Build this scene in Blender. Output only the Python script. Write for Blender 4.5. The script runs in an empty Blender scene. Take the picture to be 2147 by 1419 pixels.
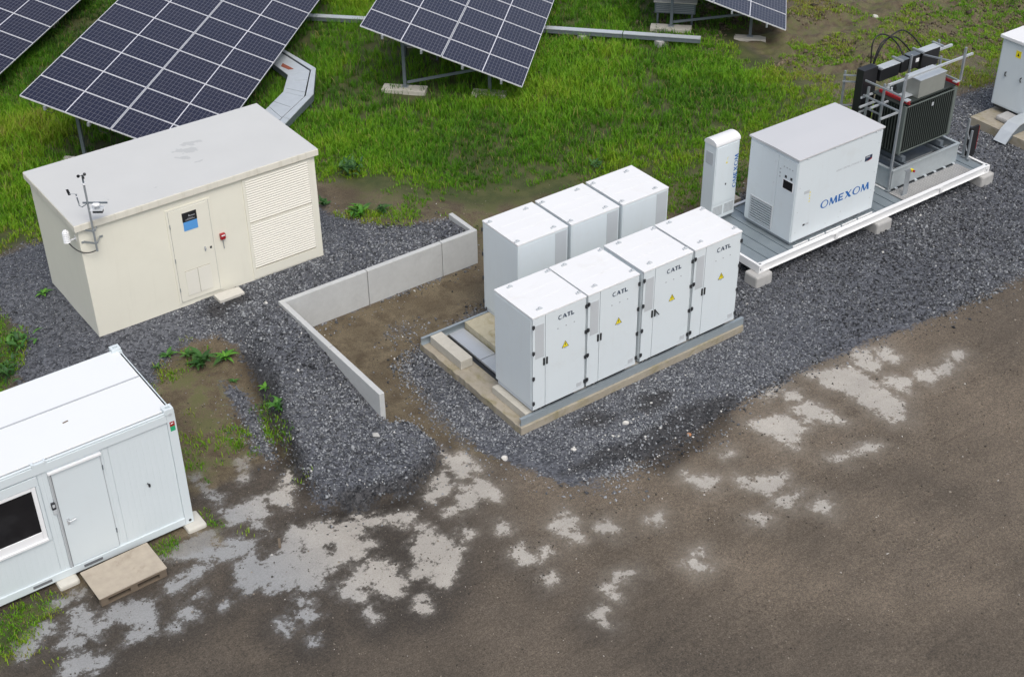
import bpy, bmesh, math, random
import numpy as np
from mathutils import Vector, Matrix

R = math.radians
rng = np.random.default_rng(7)
random.seed(7)
scene = bpy.context.scene
COL = scene.collection

# ------------------------------------------------------------------ camera, sky, sun, exposure
cam_data = bpy.data.cameras.new("camera")
cam = bpy.data.objects.new("camera", cam_data)
COL.objects.link(cam)
cam_data.sensor_width = 36.0
cam_data.lens = 2983.93 / 2147 * 36.0
cam_data.clip_start = 0.5
cam_data.clip_end = 2000
_r = Vector((0.808985, -0.587759, -0.009130))
_u = Vector((0.342466, 0.458629, 0.819986))
_f = Vector((0.477767, 0.666483, -0.572311))
m3 = Matrix((_r, _u, -_f)).transposed()
cam.matrix_world = Matrix.Translation((-13.6515, -18.3530, 18.2084)) @ m3.to_4x4()
scene.camera = cam

SUN_EL, SUN_AZ = 58.0, 196.0        # azimuth the light comes from, degrees clockwise from +Y
world = bpy.data.worlds.new("World")
scene.world = world
world.use_nodes = True
wn = world.node_tree.nodes
wl = world.node_tree.links
for n in list(wn): wn.remove(n)
w_out = wn.new("ShaderNodeOutputWorld")
w_bg = wn.new("ShaderNodeBackground")
w_sky = wn.new("ShaderNodeTexSky")
w_sky.sky_type = 'NISHITA'
w_sky.sun_disc = False
w_sky.sun_elevation = R(SUN_EL)
w_sky.sun_rotation = R(SUN_AZ)
w_sky.air_density = 1.0
w_sky.dust_density = 4.0
w_sky.ozone_density = 1.0
w_hsv = wn.new("ShaderNodeHueSaturation")       # an overcast sky is nearly white
w_hsv.inputs['Saturation'].default_value = 0.62
wl.new(w_sky.outputs[0], w_hsv.inputs['Color'])
wl.new(w_hsv.outputs[0], w_bg.inputs['Color'])
w_bg.inputs['Strength'].default_value = 0.15
wl.new(w_bg.outputs[0], w_out.inputs['Surface'])

sun_data = bpy.data.lights.new("sun", 'SUN')
sun_data.energy = 1.05
sun_data.angle = R(35)
sun_data.color = (1.0, 0.975, 0.93)
sun = bpy.data.objects.new("sun", sun_data)
COL.objects.link(sun)
sd = Vector((math.sin(R(SUN_AZ)) * math.cos(R(SUN_EL)), math.cos(R(SUN_AZ)) * math.cos(R(SUN_EL)), math.sin(R(SUN_EL))))
sun.rotation_euler = sd.to_track_quat('Z', 'Y').to_euler()
sun.location = (0, 0, 40)

scene.view_settings.view_transform = 'Standard'
scene.view_settings.look = 'None'
scene.view_settings.gamma = 1.0
scene.view_settings.use_curve_mapping = False
scene.view_settings.exposure = 0.22

# ------------------------------------------------------------------ material helpers
class NB:
    """tiny node-graph helper around one material"""
    def __init__(self, name):
        self.m = bpy.data.materials.new(name)
        self.m.use_nodes = True
        self.t = self.m.node_tree
        self.N = self.t.nodes
        self.L = self.t.links
        self.bsdf = self.N['Principled BSDF']
    def add(self, typ, props=None, **ins):
        n = self.N.new(typ)
        for k, v in (props or {}).items(): setattr(n, k, v)
        for k, v in ins.items():
            key = int(k[1:]) if k[0] == '_' and k[1:].isdigit() else k.replace('_', ' ')
            self.put(n.inputs[key], v)
        return n
    def put(self, sock, v):
        if isinstance(v, bpy.types.NodeSocket): self.L.new(v, sock)
        elif isinstance(v, bpy.types.Node): self.L.new(v.outputs[0], sock)
        else:
            if isinstance(v, (tuple, list)) and len(v) == 3 and len(sock.default_value) == 4: v = (*v, 1)
            sock.default_value = v
    def math(self, op, a, b=0.0, c=0.0, clamp=False):
        n = self.add('ShaderNodeMath', {'operation': op, 'use_clamp': clamp})
        self.put(n.inputs[0], a); self.put(n.inputs[1], b); self.put(n.inputs[2], c)
        return n.outputs[0]
    def mix(self, f, a, b):
        n = self.add('ShaderNodeMix', {'data_type': 'RGBA'})
        self.put(n.inputs[0], f); self.put(n.inputs[6], a); self.put(n.inputs[7], b)
        return n.outputs[2]
    def mul(self, f, a, b):
        n = self.add('ShaderNodeMix', {'data_type': 'RGBA', 'blend_type': 'MULTIPLY'})
        self.put(n.inputs[0], f); self.put(n.inputs[6], a); self.put(n.inputs[7], b)
        return n.outputs[2]
    def ramp(self, v, a, b, lo=0.0, hi=1.0, smooth=True):
        n = self.add('ShaderNodeMapRange', {'interpolation_type': 'SMOOTHSTEP' if smooth else 'LINEAR'})
        self.put(n.inputs[0], v); n.inputs[1].default_value = a; n.inputs[2].default_value = b
        n.inputs[3].default_value = lo; n.inputs[4].default_value = hi
        return n.outputs[0]
    def noise(self, scale, detail=3, rough=0.55, vec=None, dist=0.0):
        n = self.add('ShaderNodeTexNoise', Scale=scale, Detail=detail, Roughness=rough, Distortion=dist)
        if vec is not None: self.put(n.inputs['Vector'], vec)
        return n.outputs[0]
    def pos(self): return self.add('ShaderNodeNewGeometry').outputs['Position']
    def scaled(self, vec, s):
        n = self.add('ShaderNodeMapping'); self.put(n.inputs['Vector'], vec); n.inputs['Scale'].default_value = s
        return n.outputs[0]
    def attr(self, name):
        return self.add('ShaderNodeAttribute', {'attribute_name': name})
    def bump(self, h, strength=0.3, dist=0.02):
        n = self.add('ShaderNodeBump', Strength=strength, Distance=dist); self.put(n.inputs['Height'], h)
        self.L.new(n.outputs[0], self.bsdf.inputs['Normal'])
    def out(self, col, rough=0.6, metal=0.0, spec=0.5):
        self.put(self.bsdf.inputs['Base Color'], col)
        self.put(self.bsdf.inputs['Roughness'], rough)
        self.put(self.bsdf.inputs['Metallic'], metal)
        self.put(self.bsdf.inputs['Specular IOR Level'], spec)
        return self.m

def paint(name, col, rough=0.45, metal=0.0, var=0.08, scale=2.5, dirt=0.0, dirtcol=(0.28, 0.24, 0.19), dirtscale=1.3, streak=0.0, spec=0.5, grain=0.0, grainscale=160):
    """painted or coated surface: slight tone drift, optional dirt blotches and rain streaks"""
    b = NB(name)
    p = b.pos()
    n1 = b.noise(scale, 4, 0.6, p)
    c = b.mul(1.0, col, b.mix(n1, (1 - var,) * 3, (1 + var * 0.6,) * 3))
    if dirt:
        d = b.ramp(b.noise(dirtscale, 6, 0.65, p, 0.4), 0.52, 0.78, 0, dirt)
        c = b.mix(d, c, dirtcol)
    if streak:
        s = b.ramp(b.noise(1.0, 4, 0.6, b.scaled(p, (9, 9, 0.7))), 0.5, 0.8, 0, streak)
        c = b.mix(s, c, dirtcol)
    if grain:
        b.bump(b.noise(grainscale, 2, 0.6, p), grain, 0.004)
    r = b.math('ADD', rough - 0.06, b.math('MULTIPLY', n1, 0.12))
    return b.out(c, r, metal, spec)

M = {}
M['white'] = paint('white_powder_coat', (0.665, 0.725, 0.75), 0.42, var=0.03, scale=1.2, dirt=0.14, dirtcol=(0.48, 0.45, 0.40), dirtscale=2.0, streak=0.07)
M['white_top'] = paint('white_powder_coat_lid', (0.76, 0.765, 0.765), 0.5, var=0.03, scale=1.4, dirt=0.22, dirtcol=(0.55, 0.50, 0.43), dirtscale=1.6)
M['side_grey'] = paint('pale_grey_side_panel', (0.58, 0.635, 0.68), 0.45, var=0.04)
M['seam'] = paint('seam_shadow_gap', (0.16, 0.17, 0.18), 0.7)
M['seam_pale'] = paint('panel_joint', (0.42, 0.44, 0.46), 0.7)
M['vent'] = paint('perforated_vent_sheet', (0.50, 0.53, 0.55), 0.5)
M['black'] = paint('black_plastic', (0.016, 0.017, 0.019), 0.4, var=0.2)
M['rubber'] = paint('black_rubber', (0.012, 0.012, 0.014), 0.55, var=0.2)
M['hinge'] = paint('dark_hinge_steel', (0.04, 0.043, 0.048), 0.4, 0.3)
M['navy'] = paint('navy_print', (0.018, 0.035, 0.075), 0.5)
M['blue'] = paint('blue_print', (0.012, 0.13, 0.42), 0.45)
M['skyblue'] = paint('light_blue_print', (0.10, 0.33, 0.70), 0.5, var=0.12, scale=30)
M['yellow'] = paint('yellow_print', (0.85, 0.72, 0.02), 0.5)
M['red'] = paint('red_paint', (0.33, 0.014, 0.018), 0.4)
M['greenprint'] = paint('green_print', (0.02, 0.36, 0.16), 0.5)
M['greyprint'] = paint('grey_print', (0.36, 0.38, 0.40), 0.6)
M['cream'] = paint('cream_render', (0.77, 0.75, 0.64), 0.85, var=0.05, scale=1.1, dirt=0.10, dirtcol=(0.5, 0.47, 0.38), dirtscale=1.0, streak=0.10, grain=0.25)
M['cream_edge'] = paint('weathered_cream_fascia', (0.69, 0.665, 0.575), 0.85, var=0.08, scale=2, dirt=0.25, dirtcol=(0.40, 0.37, 0.28), dirtscale=2.2, streak=0.55, grain=0.3)
M['cream_metal'] = paint('cream_sheet_metal', (0.77, 0.75, 0.645), 0.5, var=0.03)
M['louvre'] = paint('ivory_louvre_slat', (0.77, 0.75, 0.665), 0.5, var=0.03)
M['louvre_dark'] = paint('louvre_recess', (0.42, 0.39, 0.315), 0.8)  # mid-beige carries the shade between the slats
M['office'] = paint('white_office_coat', (0.645, 0.71, 0.735), 0.45, var=0.03, scale=0.9, dirt=0.07, streak=0.04, dirtcol=(0.5, 0.5, 0.48))
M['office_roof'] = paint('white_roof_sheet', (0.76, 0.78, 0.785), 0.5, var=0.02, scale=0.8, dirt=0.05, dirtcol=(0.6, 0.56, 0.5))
M['upvc'] = paint('white_window_frame', (0.82, 0.83, 0.84), 0.35, var=0.02)
M['skid'] = paint('white_skid_paint', (0.80, 0.805, 0.80), 0.4, var=0.04, dirt=0.15, dirtcol=(0.5, 0.46, 0.4), dirtscale=3)
M['lidgrey'] = paint('pale_lilac_grey_roof', (0.55, 0.555, 0.565), 0.3, var=0.03, scale=1.0)
M['galv'] = paint('galvanised_steel', (0.36, 0.39, 0.41), 0.42, 0.45, var=0.22, scale=14)
M['galv_dull'] = paint('dull_galvanised_steel', (0.17, 0.20, 0.225), 0.5, 0.35, var=0.25, scale=9)
M['tray_steel'] = paint('pale_galvanised_sheet', (0.58, 0.62, 0.64), 0.4, 0.35, var=0.16, scale=5)
M['alu'] = paint('brushed_aluminium', (0.62, 0.645, 0.665), 0.33, 0.5, var=0.06, scale=3)
M['beam'] = paint('grey_steel_channel', (0.33, 0.38, 0.41), 0.45, 0.3, var=0.15, scale=7)
M['pv_frame'] = paint('anodised_module_frame', (0.74, 0.74, 0.76), 0.38, 0.3, var=0.04)
M['pv_frame_dusty'] = paint('dusty_module_edge', (0.60, 0.575, 0.50), 0.6, 0.1, var=0.12)
M['fin'] = paint('grey_green_radiator_paint', (0.032, 0.040, 0.036), 0.42, var=0.12, scale=6)
M['fin_tip'] = paint('radiator_fin_tip', (0.060, 0.073, 0.066), 0.45, var=0.1, scale=6)  # lighter copy of the fin paint, standing in for lit fin fronts
M['tray_galv'] = paint('pale_blue_grey_galvanised', (0.43, 0.475, 0.49), 0.42, 0.35, var=0.14, scale=8)
M['rust'] = paint('rusty_red_mark', (0.24, 0.065, 0.035), 0.8, var=0.3, scale=9)
M['fin_edge'] = paint('grey_green_tank_paint', (0.135, 0.16, 0.148), 0.4, var=0.1, scale=6)
M['screen'] = paint('dark_display_glass', (0.012, 0.013, 0.016), 0.12)
M['ply'] = paint('weathered_plywood', (0.43, 0.375, 0.30), 0.8, var=0.28, scale=5, dirt=0.55, dirtcol=(0.22, 0.18, 0.13), dirtscale=3.0, grain=0.4, grainscale=60)
M['wood'] = paint('grey_pallet_wood', (0.16, 0.125, 0.09), 0.85, var=0.25, scale=8, dirt=0.3, dirtcol=(0.10, 0.08, 0.06), grain=0.6, grainscale=70)
M['pale_stone'] = paint('pale_limestone', (0.62, 0.60, 0.56), 0.9, var=0.2, scale=12, grain=0.6, grainscale=40)
M['orange_stone'] = paint('broken_brick', (0.42, 0.20, 0.09), 0.9, var=0.2, scale=12)

def concrete(name, col, moss=0.0, var=0.14, dark=0.25):
    b = NB(name)
    p = b.pos()
    n1 = b.noise(1.3, 6, 0.65, p); n2 = b.noise(9, 5, 0.6, p); n3 = b.noise(70, 3, 0.6, p)
    c = b.mul(1.0, col, b.mix(n1, (1 - var * 1.6,) * 3, (1 + var,) * 3))
    c = b.mul(1.0, c, b.mix(n2, (1 - var,) * 3, (1 + var * 0.7,) * 3))
    d = b.ramp(b.noise(2.2, 6, 0.7, p, 0.6), 0.55, 0.8, 0, dark)
    c = b.mix(d, c, tuple(v * 0.45 for v in col))
    if moss:
        g = b.ramp(b.noise(2.6, 6, 0.7, p, 0.5), 0.46, 0.72, 0, moss)
        c = b.mix(g, c, (0.17, 0.145, 0.035))
    h = b.math('ADD', b.math('MULTIPLY', n2, 0.6), b.math('MULTIPLY', n3, 0.5))
    b.bump(h, 0.35, 0.012)
    return b.out(c, 0.85, 0, 0.35)
M['conc_wall'] = concrete('precast_concrete', (0.52, 0.53, 0.52), 0.0, 0.10, 0.26)
M['conc_cap'] = concrete('precast_concrete_top_edge', (0.62, 0.60, 0.57), 0.0, 0.08, 0.15)
M['conc_slab'] = concrete('stained_slab_concrete', (0.38, 0.34, 0.27), 0.55, 0.2, 0.4)
M['conc_mossy'] = concrete('mossy_plinth_concrete', (0.46, 0.42, 0.31), 0.85, 0.18, 0.3)
M['conc_block'] = concrete('pale_concrete_block', (0.53, 0.505, 0.44), 0.12, 0.14, 0.2)
M['conc_grey'] = concrete('grey_concrete_block', (0.44, 0.435, 0.42), 0.10, 0.16, 0.3)
M['conc_step'] = concrete('pale_concrete_step', (0.60, 0.58, 0.52), 0.08, 0.1, 0.15)

def roof_membrane():
    b = NB('grey_roof_membrane')
    p = b.pos()
    n1 = b.noise(0.8, 5, 0.6, p); n2 = b.noise(25, 3, 0.6, p)
    c = b.mul(1.0, (0.56, 0.565, 0.55), b.mix(n1, (0.93,) * 3, (1.05,) * 3))
    # old water marks near the middle of the roof, each with a shape of its own
    wp = b.add('ShaderNodeVectorMath', {'operation': 'ADD'})
    b.put(wp.inputs[0], p)
    wsc = b.add('ShaderNodeVectorMath', {'operation': 'SCALE'})
    nz = b.add('ShaderNodeTexNoise', Scale=5.0, Detail=4.0); b.put(nz.inputs['Vector'], p)
    sub = b.add('ShaderNodeVectorMath', {'operation': 'SUBTRACT'}); b.put(sub.inputs[0], nz.outputs['Color']); sub.inputs[1].default_value = (0.5, 0.5, 0.5)
    b.put(wsc.inputs[0], sub.outputs[0]); wsc.inputs['Scale'].default_value = 0.45
    b.put(wp.inputs[1], wsc.outputs[0])
    tot = None
    for (cx, cy, rx, ry) in ((-2.98, 8.9, 0.33, 0.13), (-3.25, 8.62, 0.16, 0.08), (-2.75, 9.15, 0.26, 0.1), (-2.98, 8.25, 0.08, 0.05), (-5.3, 7.9, 0.05, 0.03), (-4.3, 7.75, 0.05, 0.03)):
        mp = b.add('ShaderNodeMapping', {'vector_type': 'TEXTURE'})
        b.put(mp.inputs['Vector'], wp.outputs[0]); mp.inputs['Location'].default_value = (cx, cy, 0); mp.inputs['Scale'].default_value = (rx, ry, 1e3); mp.inputs['Rotation'].default_value = (0, 0, -0.5)
        ln = b.add('ShaderNodeVectorMath', {'operation': 'LENGTH'}); b.put(ln.inputs[0], mp.outputs[0])
        k = b.ramp(ln.outputs['Value'], 0.75, 1.05, 1, 0)
        tot = k if tot is None else b.math('MAXIMUM', tot, k)
    c = b.mix(b.math('MULTIPLY', tot, 0.45), c, (0.34, 0.355, 0.355))
    sp = b.ramp(b.noise(2.2, 6, 0.7, p), 0.62, 0.8, 0, 0.18)
    c = b.mix(sp, c, (0.45, 0.47, 0.48))
    b.bump(n2, 0.15, 0.004)
    return b.out(c, 0.55, 0, 0.4)
M['roof'] = roof_membrane()

def pv_glass():
    """12 x 6 half cells per half module, drawn from the module's own UVs"""
    b = NB('photovoltaic_glass')
    uv = b.add('ShaderNodeUVMap').outputs[0]
    s = b.add('ShaderNodeSeparateXYZ'); b.put(s.inputs[0], uv)
    def line(c, n, w):
        f = b.math('FRACT', b.math('MULTIPLY', c, n))
        d = b.math('MINIMUM', f, b.math('SUBTRACT', 1.0, f))
        return b.ramp(d, w * 0.5, w * 1.3, 1, 0)
    lx = line(s.outputs[0], 24, 0.06); ly = line(s.outputs[1], 6, 0.035)
    ln = b.math('MAXIMUM', lx, ly)
    d = b.math('ABSOLUTE', b.math('SUBTRACT', s.outputs[0], 0.5))
    midl = b.ramp(d, 0.0048, 0.0060, 1, 0)
    oi = b.add('ShaderNodeObjectInfo').outputs['Random']
    p = b.pos()
    n = b.noise(1.6, 4, 0.6, p)
    cell = b.mix(n, (0.005, 0.007, 0.026), (0.009, 0.010, 0.032))
    cell = b.mix(b.math('MULTIPLY', oi, 0.5), cell, (0.013, 0.012, 0.030))
    dust = b.ramp(b.noise(7, 5, 0.6, p), 0.3, 0.8, 0.0, 0.035)
    cell = b.mix(dust, cell, (0.30, 0.27, 0.24))
    c = b.mix(b.math('MULTIPLY', ln, 0.75), cell, (0.145, 0.145, 0.165))
    c = b.mix(midl, c, (0.66, 0.66, 0.70))
    m = b.out(c, 0.16, 0, 0.5)
    return m
M['pv'] = pv_glass()

def checker():
    b = NB('galvanised_chequer_plate')
    p = b.pos()
    n = b.noise(3, 5, 0.6, p)
    c = b.mix(n, (0.18, 0.225, 0.25), (0.30, 0.345, 0.37))
    v = b.add('ShaderNodeTexVoronoi', Scale=26.0, Randomness=0.0); b.put(v.inputs['Vector'], p)
    h = b.ramp(v.outputs['Distance'], 0.25, 0.45, 1, 0)
    c = b.mix(b.math('MULTIPLY', h, 0.35), c, (0.46, 0.50, 0.53))
    b.bump(h, 0.6, 0.006)
    return b.out(c, 0.45, 0.4, 0.5)
M['checker'] = checker()
def tread():
    b = NB('bright_tread_plate')
    p = b.pos()
    v = b.add('ShaderNodeTexVoronoi', Scale=17.0, Randomness=0.0); b.put(v.inputs['Vector'], p)
    h = b.ramp(v.outputs['Distance'], 0.25, 0.42, 1, 0)
    c = b.mix(h, (0.40, 0.39, 0.375), (0.60, 0.59, 0.57))
    c = b.mul(1.0, c, b.mix(b.noise(4, 4, 0.6, p), (0.82,) * 3, (1.1,) * 3))
    b.bump(h, 0.8, 0.008)
    return b.out(c, 0.38, 0.4, 0.5)
M['tread'] = tread()
def glass():
    b = NB('dark_window_glass')
    n = b.noise(2.0, 3, 0.5, b.pos())
    return b.out(b.mix(n, (0.008, 0.008, 0.010), (0.022, 0.021, 0.022)), 0.06, 0, 0.5)
M['glass'] = glass()
M['glass'].node_tree.nodes['Principled BSDF'].inputs['Specular IOR Level'].default_value = 0.25
def clear():
    b = NB('clear_acrylic')
    m = b.out((0.75, 0.78, 0.8), 0.2, 0, 0.5); b.bsdf.inputs['Alpha'].default_value = 0.45
    return m
M['acrylic'] = clear()

# ------------------------------------------------------------------ geometry helpers
class MB:
    def __init__(self): self.v = []; self.f = []; self.mi = []
    def face(self, pts, mi=0):
        i = len(self.v); self.v += [tuple(p) for p in pts]; self.f.append(tuple(range(i, i + len(pts)))); self.mi.append(mi); return self
    def box(self, x0, x1, y0, y1, z0, z1, mi=0):
        i = len(self.v)
        self.v += [(x0, y0, z0), (x1, y0, z0), (x1, y1, z0), (x0, y1, z0), (x0, y0, z1), (x1, y0, z1), (x1, y1, z1), (x0, y1, z1)]
        for q in ((3, 2, 1, 0), (4, 5, 6, 7), (0, 1, 5, 4), (1, 2, 6, 5), (2, 3, 7, 6), (3, 0, 4, 7)):
            self.f.append(tuple(i + k for k in q)); self.mi.append(mi)
        return self
    def bar(self, a, b, w, h=None, up=(0, 0, 1), mi=0):
        """rectangular bar from a to b, width w across, height h along up"""
        h = w if h is None else h
        a = Vector(a); b = Vector(b); d = (b - a).normalized(); u = Vector(up)
        s = d.cross(u)
        if s.length < 1e-4: s = d.cross(Vector((1, 0, 0)))
        s.normalize(); u = s.cross(d).normalized()
        s *= w / 2; u *= h / 2
        i = len(self.v)
        self.v += [tuple(p) for p in (a - s - u, a + s - u, a + s + u, a - s + u, b - s - u, b + s - u, b + s + u, b - s + u)]
        for q in ((0, 1, 2, 3), (7, 6, 5, 4), (0, 4, 5, 1), (1, 5, 6, 2), (2, 6, 7, 3), (3, 7, 4, 0)):
            self.f.append(tuple(i + k for k in q)); self.mi.append(mi)
        return self
    def tube(self, pts, r, n=8, cap=True, mi=0):
        pts = [Vector(p) for p in pts]
        rs = r if isinstance(r, (list, tuple)) else [r] * len(pts)
        i0 = len(self.v); prev = None
        for k, p in enumerate(pts):
            d = (pts[min(k + 1, len(pts) - 1)] - pts[max(k - 1, 0)]).normalized()
            if prev is None:
                s = d.cross(Vector((0, 0, 1)))
                if s.length < 1e-3: s = d.cross(Vector((0, 1, 0)))
            else: s = prev - d * prev.dot(d)
            s.normalize(); prev = s; t = d.cross(s)
            for j in range(n):
                a = 2 * math.pi * j / n
                self.v.append(tuple(p + (s * math.cos(a) + t * math.sin(a)) * rs[k]))
        for k in range(len(pts) - 1):
            for j in range(n):
                a = i0 + k * n + j; b = i0 + k * n + (j + 1) % n
                self.f.append((a, b, b + n, a + n)); self.mi.append(mi)
        if cap:
            self.f.append(tuple(i0 + j for j in range(n))[::-1]); self.mi.append(mi)
            self.f.append(tuple(i0 + (len(pts) - 1) * n + j for j in range(n))); self.mi.append(mi)
        return self
    def prism(self, poly, axis, a, b, mi=0):
        """extrude 2-D polygon along axis: 'x' poly=(y,z), 'y' poly=(x,z), 'z' poly=(x,y)"""
        def p3(p, t): return (t, p[0], p[1]) if axis == 'x' else (p[0], t, p[1]) if axis == 'y' else (p[0], p[1], t)
        i = len(self.v); n = len(poly)
        self.v += [p3(p, a) for p in poly] + [p3(p, b) for p in poly]
        self.f.append(tuple(range(i, i + n))); self.mi.append(mi)
        self.f.append(tuple(range(i + 2 * n - 1, i + n - 1, -1))); self.mi.append(mi)
        for k in range(n):
            q = (k + 1) % n
            self.f.append((i + q, i + k, i + n + k, i + n + q)); self.mi.append(mi)
        return self
    def mesh(self, name, mats, smooth=False, fix=True):
        me = bpy.data.meshes.new(name)
        me.from_pydata(self.v, [], self.f)
        for m in (mats if isinstance(mats, (list, tuple)) else [mats]): me.materials.append(M[m] if isinstance(m, str) else m)
        if any(self.mi): me.polygons.foreach_set('material_index', self.mi)
        if fix:
            bm = bmesh.new(); bm.from_mesh(me); bmesh.ops.recalc_face_normals(bm, faces=bm.faces); bm.to_mesh(me); bm.free()
        if smooth: me.polygons.foreach_set('use_smooth', [True] * len(me.polygons))
        me.update()
        return me
    def build(self, name, mats, parent=None, bevel=0.0, smooth=False, local=False):
        """vertices are in world coordinates unless local=True; a parent's location is subtracted"""
        if parent is not None and not local:
            o = world_loc(parent); self.v = [(x - o.x, y - o.y, z - o.z) for x, y, z in self.v]
        ob = bpy.data.objects.new(name, self.mesh(name, mats, smooth))
        COL.objects.link(ob)
        if parent is not None: ob.parent = parent
        if bevel:
            bv = ob.modifiers.new('bevel', 'BEVEL'); bv.width = bevel; bv.segments = 2; bv.limit_method = 'ANGLE'; bv.angle_limit = R(40)
        return ob

def world_loc(o):
    v = Vector((0, 0, 0))
    while o is not None: v = v + o.location; o = o.parent
    return v
def link(name, mesh, parent, loc=(0, 0, 0), rot=(0, 0, 0), scale=None):
    ob = bpy.data.objects.new(name, mesh); COL.objects.link(ob)
    ob.parent = parent; ob.location = loc; ob.rotation_euler = rot
    if scale: ob.scale = scale
    return ob
def tag(o, label, cat, group=None):
    o['label'] = label; o['category'] = cat
    if group: o['group'] = group
    return o
def thing(name, label, cat, loc=(0, 0, 0), rz=0.0, group=None):
    o = bpy.data.objects.new(name, None); COL.objects.link(o)
    o.empty_display_size = 0.2; o.location = loc; o.rotation_euler = (0, 0, rz)
    return tag(o, label, cat, group)
def copy_tree(o, parent=None):
    c = o.copy(); COL.objects.link(c); c.parent = parent
    for ch in o.children: copy_tree(ch, c)
    return c
def box(name, mat, parent, x0, x1, y0, y1, z0, z1, bevel=0.004, local=False):
    return MB().box(x0, x1, y0, y1, z0, z1).build(name, mat, parent, bevel, local=local)

# lettering: strokes and rings in a unit box (x to the right, y up)
def ell(cx, cy, rx, ry, a0, a1, n=22, tilt=0.0):
    out = []
    for i in range(n + 1):
        a = R(a0 + (a1 - a0) * i / n)
        x, y = rx * math.cos(a), ry * math.sin(a)
        out.append((cx + x + tilt * y, cy + y))
    return out
def ring(o, i): return [[o[k], o[k + 1], i[k + 1], i[k]] for k in range(len(o) - 1)]
def stroke(x0, y0, x1, y1, w0, w1): return [[(x0 - w0 / 2, y0), (x0 + w0 / 2, y0), (x1 + w1 / 2, y1), (x1 - w1 / 2, y1)]]
GL = {
 'O': (1.15, ring(ell(.57, .5, .57, .54, 0, 360, 30), ell(.60, .5, .38, .43, 0, 360, 30, .05))),
 'M': (1.18, stroke(.08, 0, .18, 1, .14, .14) + stroke(.18, 1, .55, 0, .28, .18) + stroke(.55, 0, .95, 1, .16, .18) + stroke(.93, 1, 1.06, 0, .26, .28)),
 'E': (.82, stroke(.12, 0, .12, 1, .24, .24) + [[(.2, 0), (.76, 0), (.70, .19), (.2, .19)], [(.2, .41), (.64, .41), (.62, .59), (.2, .59)], [(.2, .82), (.68, .82), (.74, 1), (.2, 1)]]),
 'X': (1.0, stroke(.82, 0, .14, 1, .32, .32) + stroke(.08, 0, .88, 1, .17, .17)),
 'C': (.98, ring(ell(.52, .5, .51, .55, 42, 322, 24), ell(.60, .5, .37, .38, 55, 310, 24))),
 'A': (1.05, stroke(.08, 0, .50, 1, .17, .18) + stroke(.52, 1, .95, 0, .26, .32) + [[(.30, .24), (.72, .24), (.66, .40), (.34, .40)]]),
 'T': (.88, stroke(.44, 0, .44, .9, .30, .26) + [[(.0, .80), (.88, .80), (.85, 1), (.04, 1)]]),
 'L': (.76, stroke(.14, 0, .14, 1, .29, .25) + [[(.2, 0), (.74, 0), (.77, .27), (.2, .20)]]),
}
def lettering(name, text, mat, parent, org, ux, uy, width, height, gap=0.10, local=False):
    """flat printed word: org = lower left corner, ux/uy unit directions on the panel"""
    tot = sum(GL[c][0] for c in text) + gap * (len(text) - 1)
    sx = width / tot
    mb = MB(); x = 0.0
    org = Vector(org); ux = Vector(ux); uy = Vector(uy); nz = ux.cross(uy).normalized()
    k = 0
    for c in text:
        w, polys = GL[c]
        for pl in polys:
            off = nz * (0.0003 * (k % 5)); k += 1
            mb.face([org + off + ux * ((x + px) * sx) + uy * (py * height) for px, py in pl])
        x += w + gap
    return mb.build(name, mat, parent, local=local)
def font_text(name, text, mat, parent, org, ux, uy, width, height):
    cu = bpy.data.curves.new(name, 'FONT'); cu.body = text
    ob = bpy.data.objects.new(name + '_tmp', cu); COL.objects.link(ob)
    bpy.context.view_layer.update()
    me0 = ob.evaluated_get(bpy.context.evaluated_depsgraph_get()).to_mesh()
    vs = [v.co.copy() for v in me0.vertices]; fs = [tuple(p.vertices) for p in me0.polygons]
    bpy.data.objects.remove(ob)
    x0 = min(v.x for v in vs); x1 = max(v.x for v in vs); y0 = min(v.y for v in vs); y1 = max(v.y for v in vs)
    org = Vector(org); ux = Vector(ux); uy = Vector(uy)
    mb = MB(); mb.v = [tuple(org + ux * ((v.x - x0) / (x1 - x0) * width) + uy * ((v.y - y0) / (y1 - y0) * height)) for v in vs]
    mb.f = fs; mb.mi = [0] * len(fs)
    return mb.build(name, mat, parent)
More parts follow.
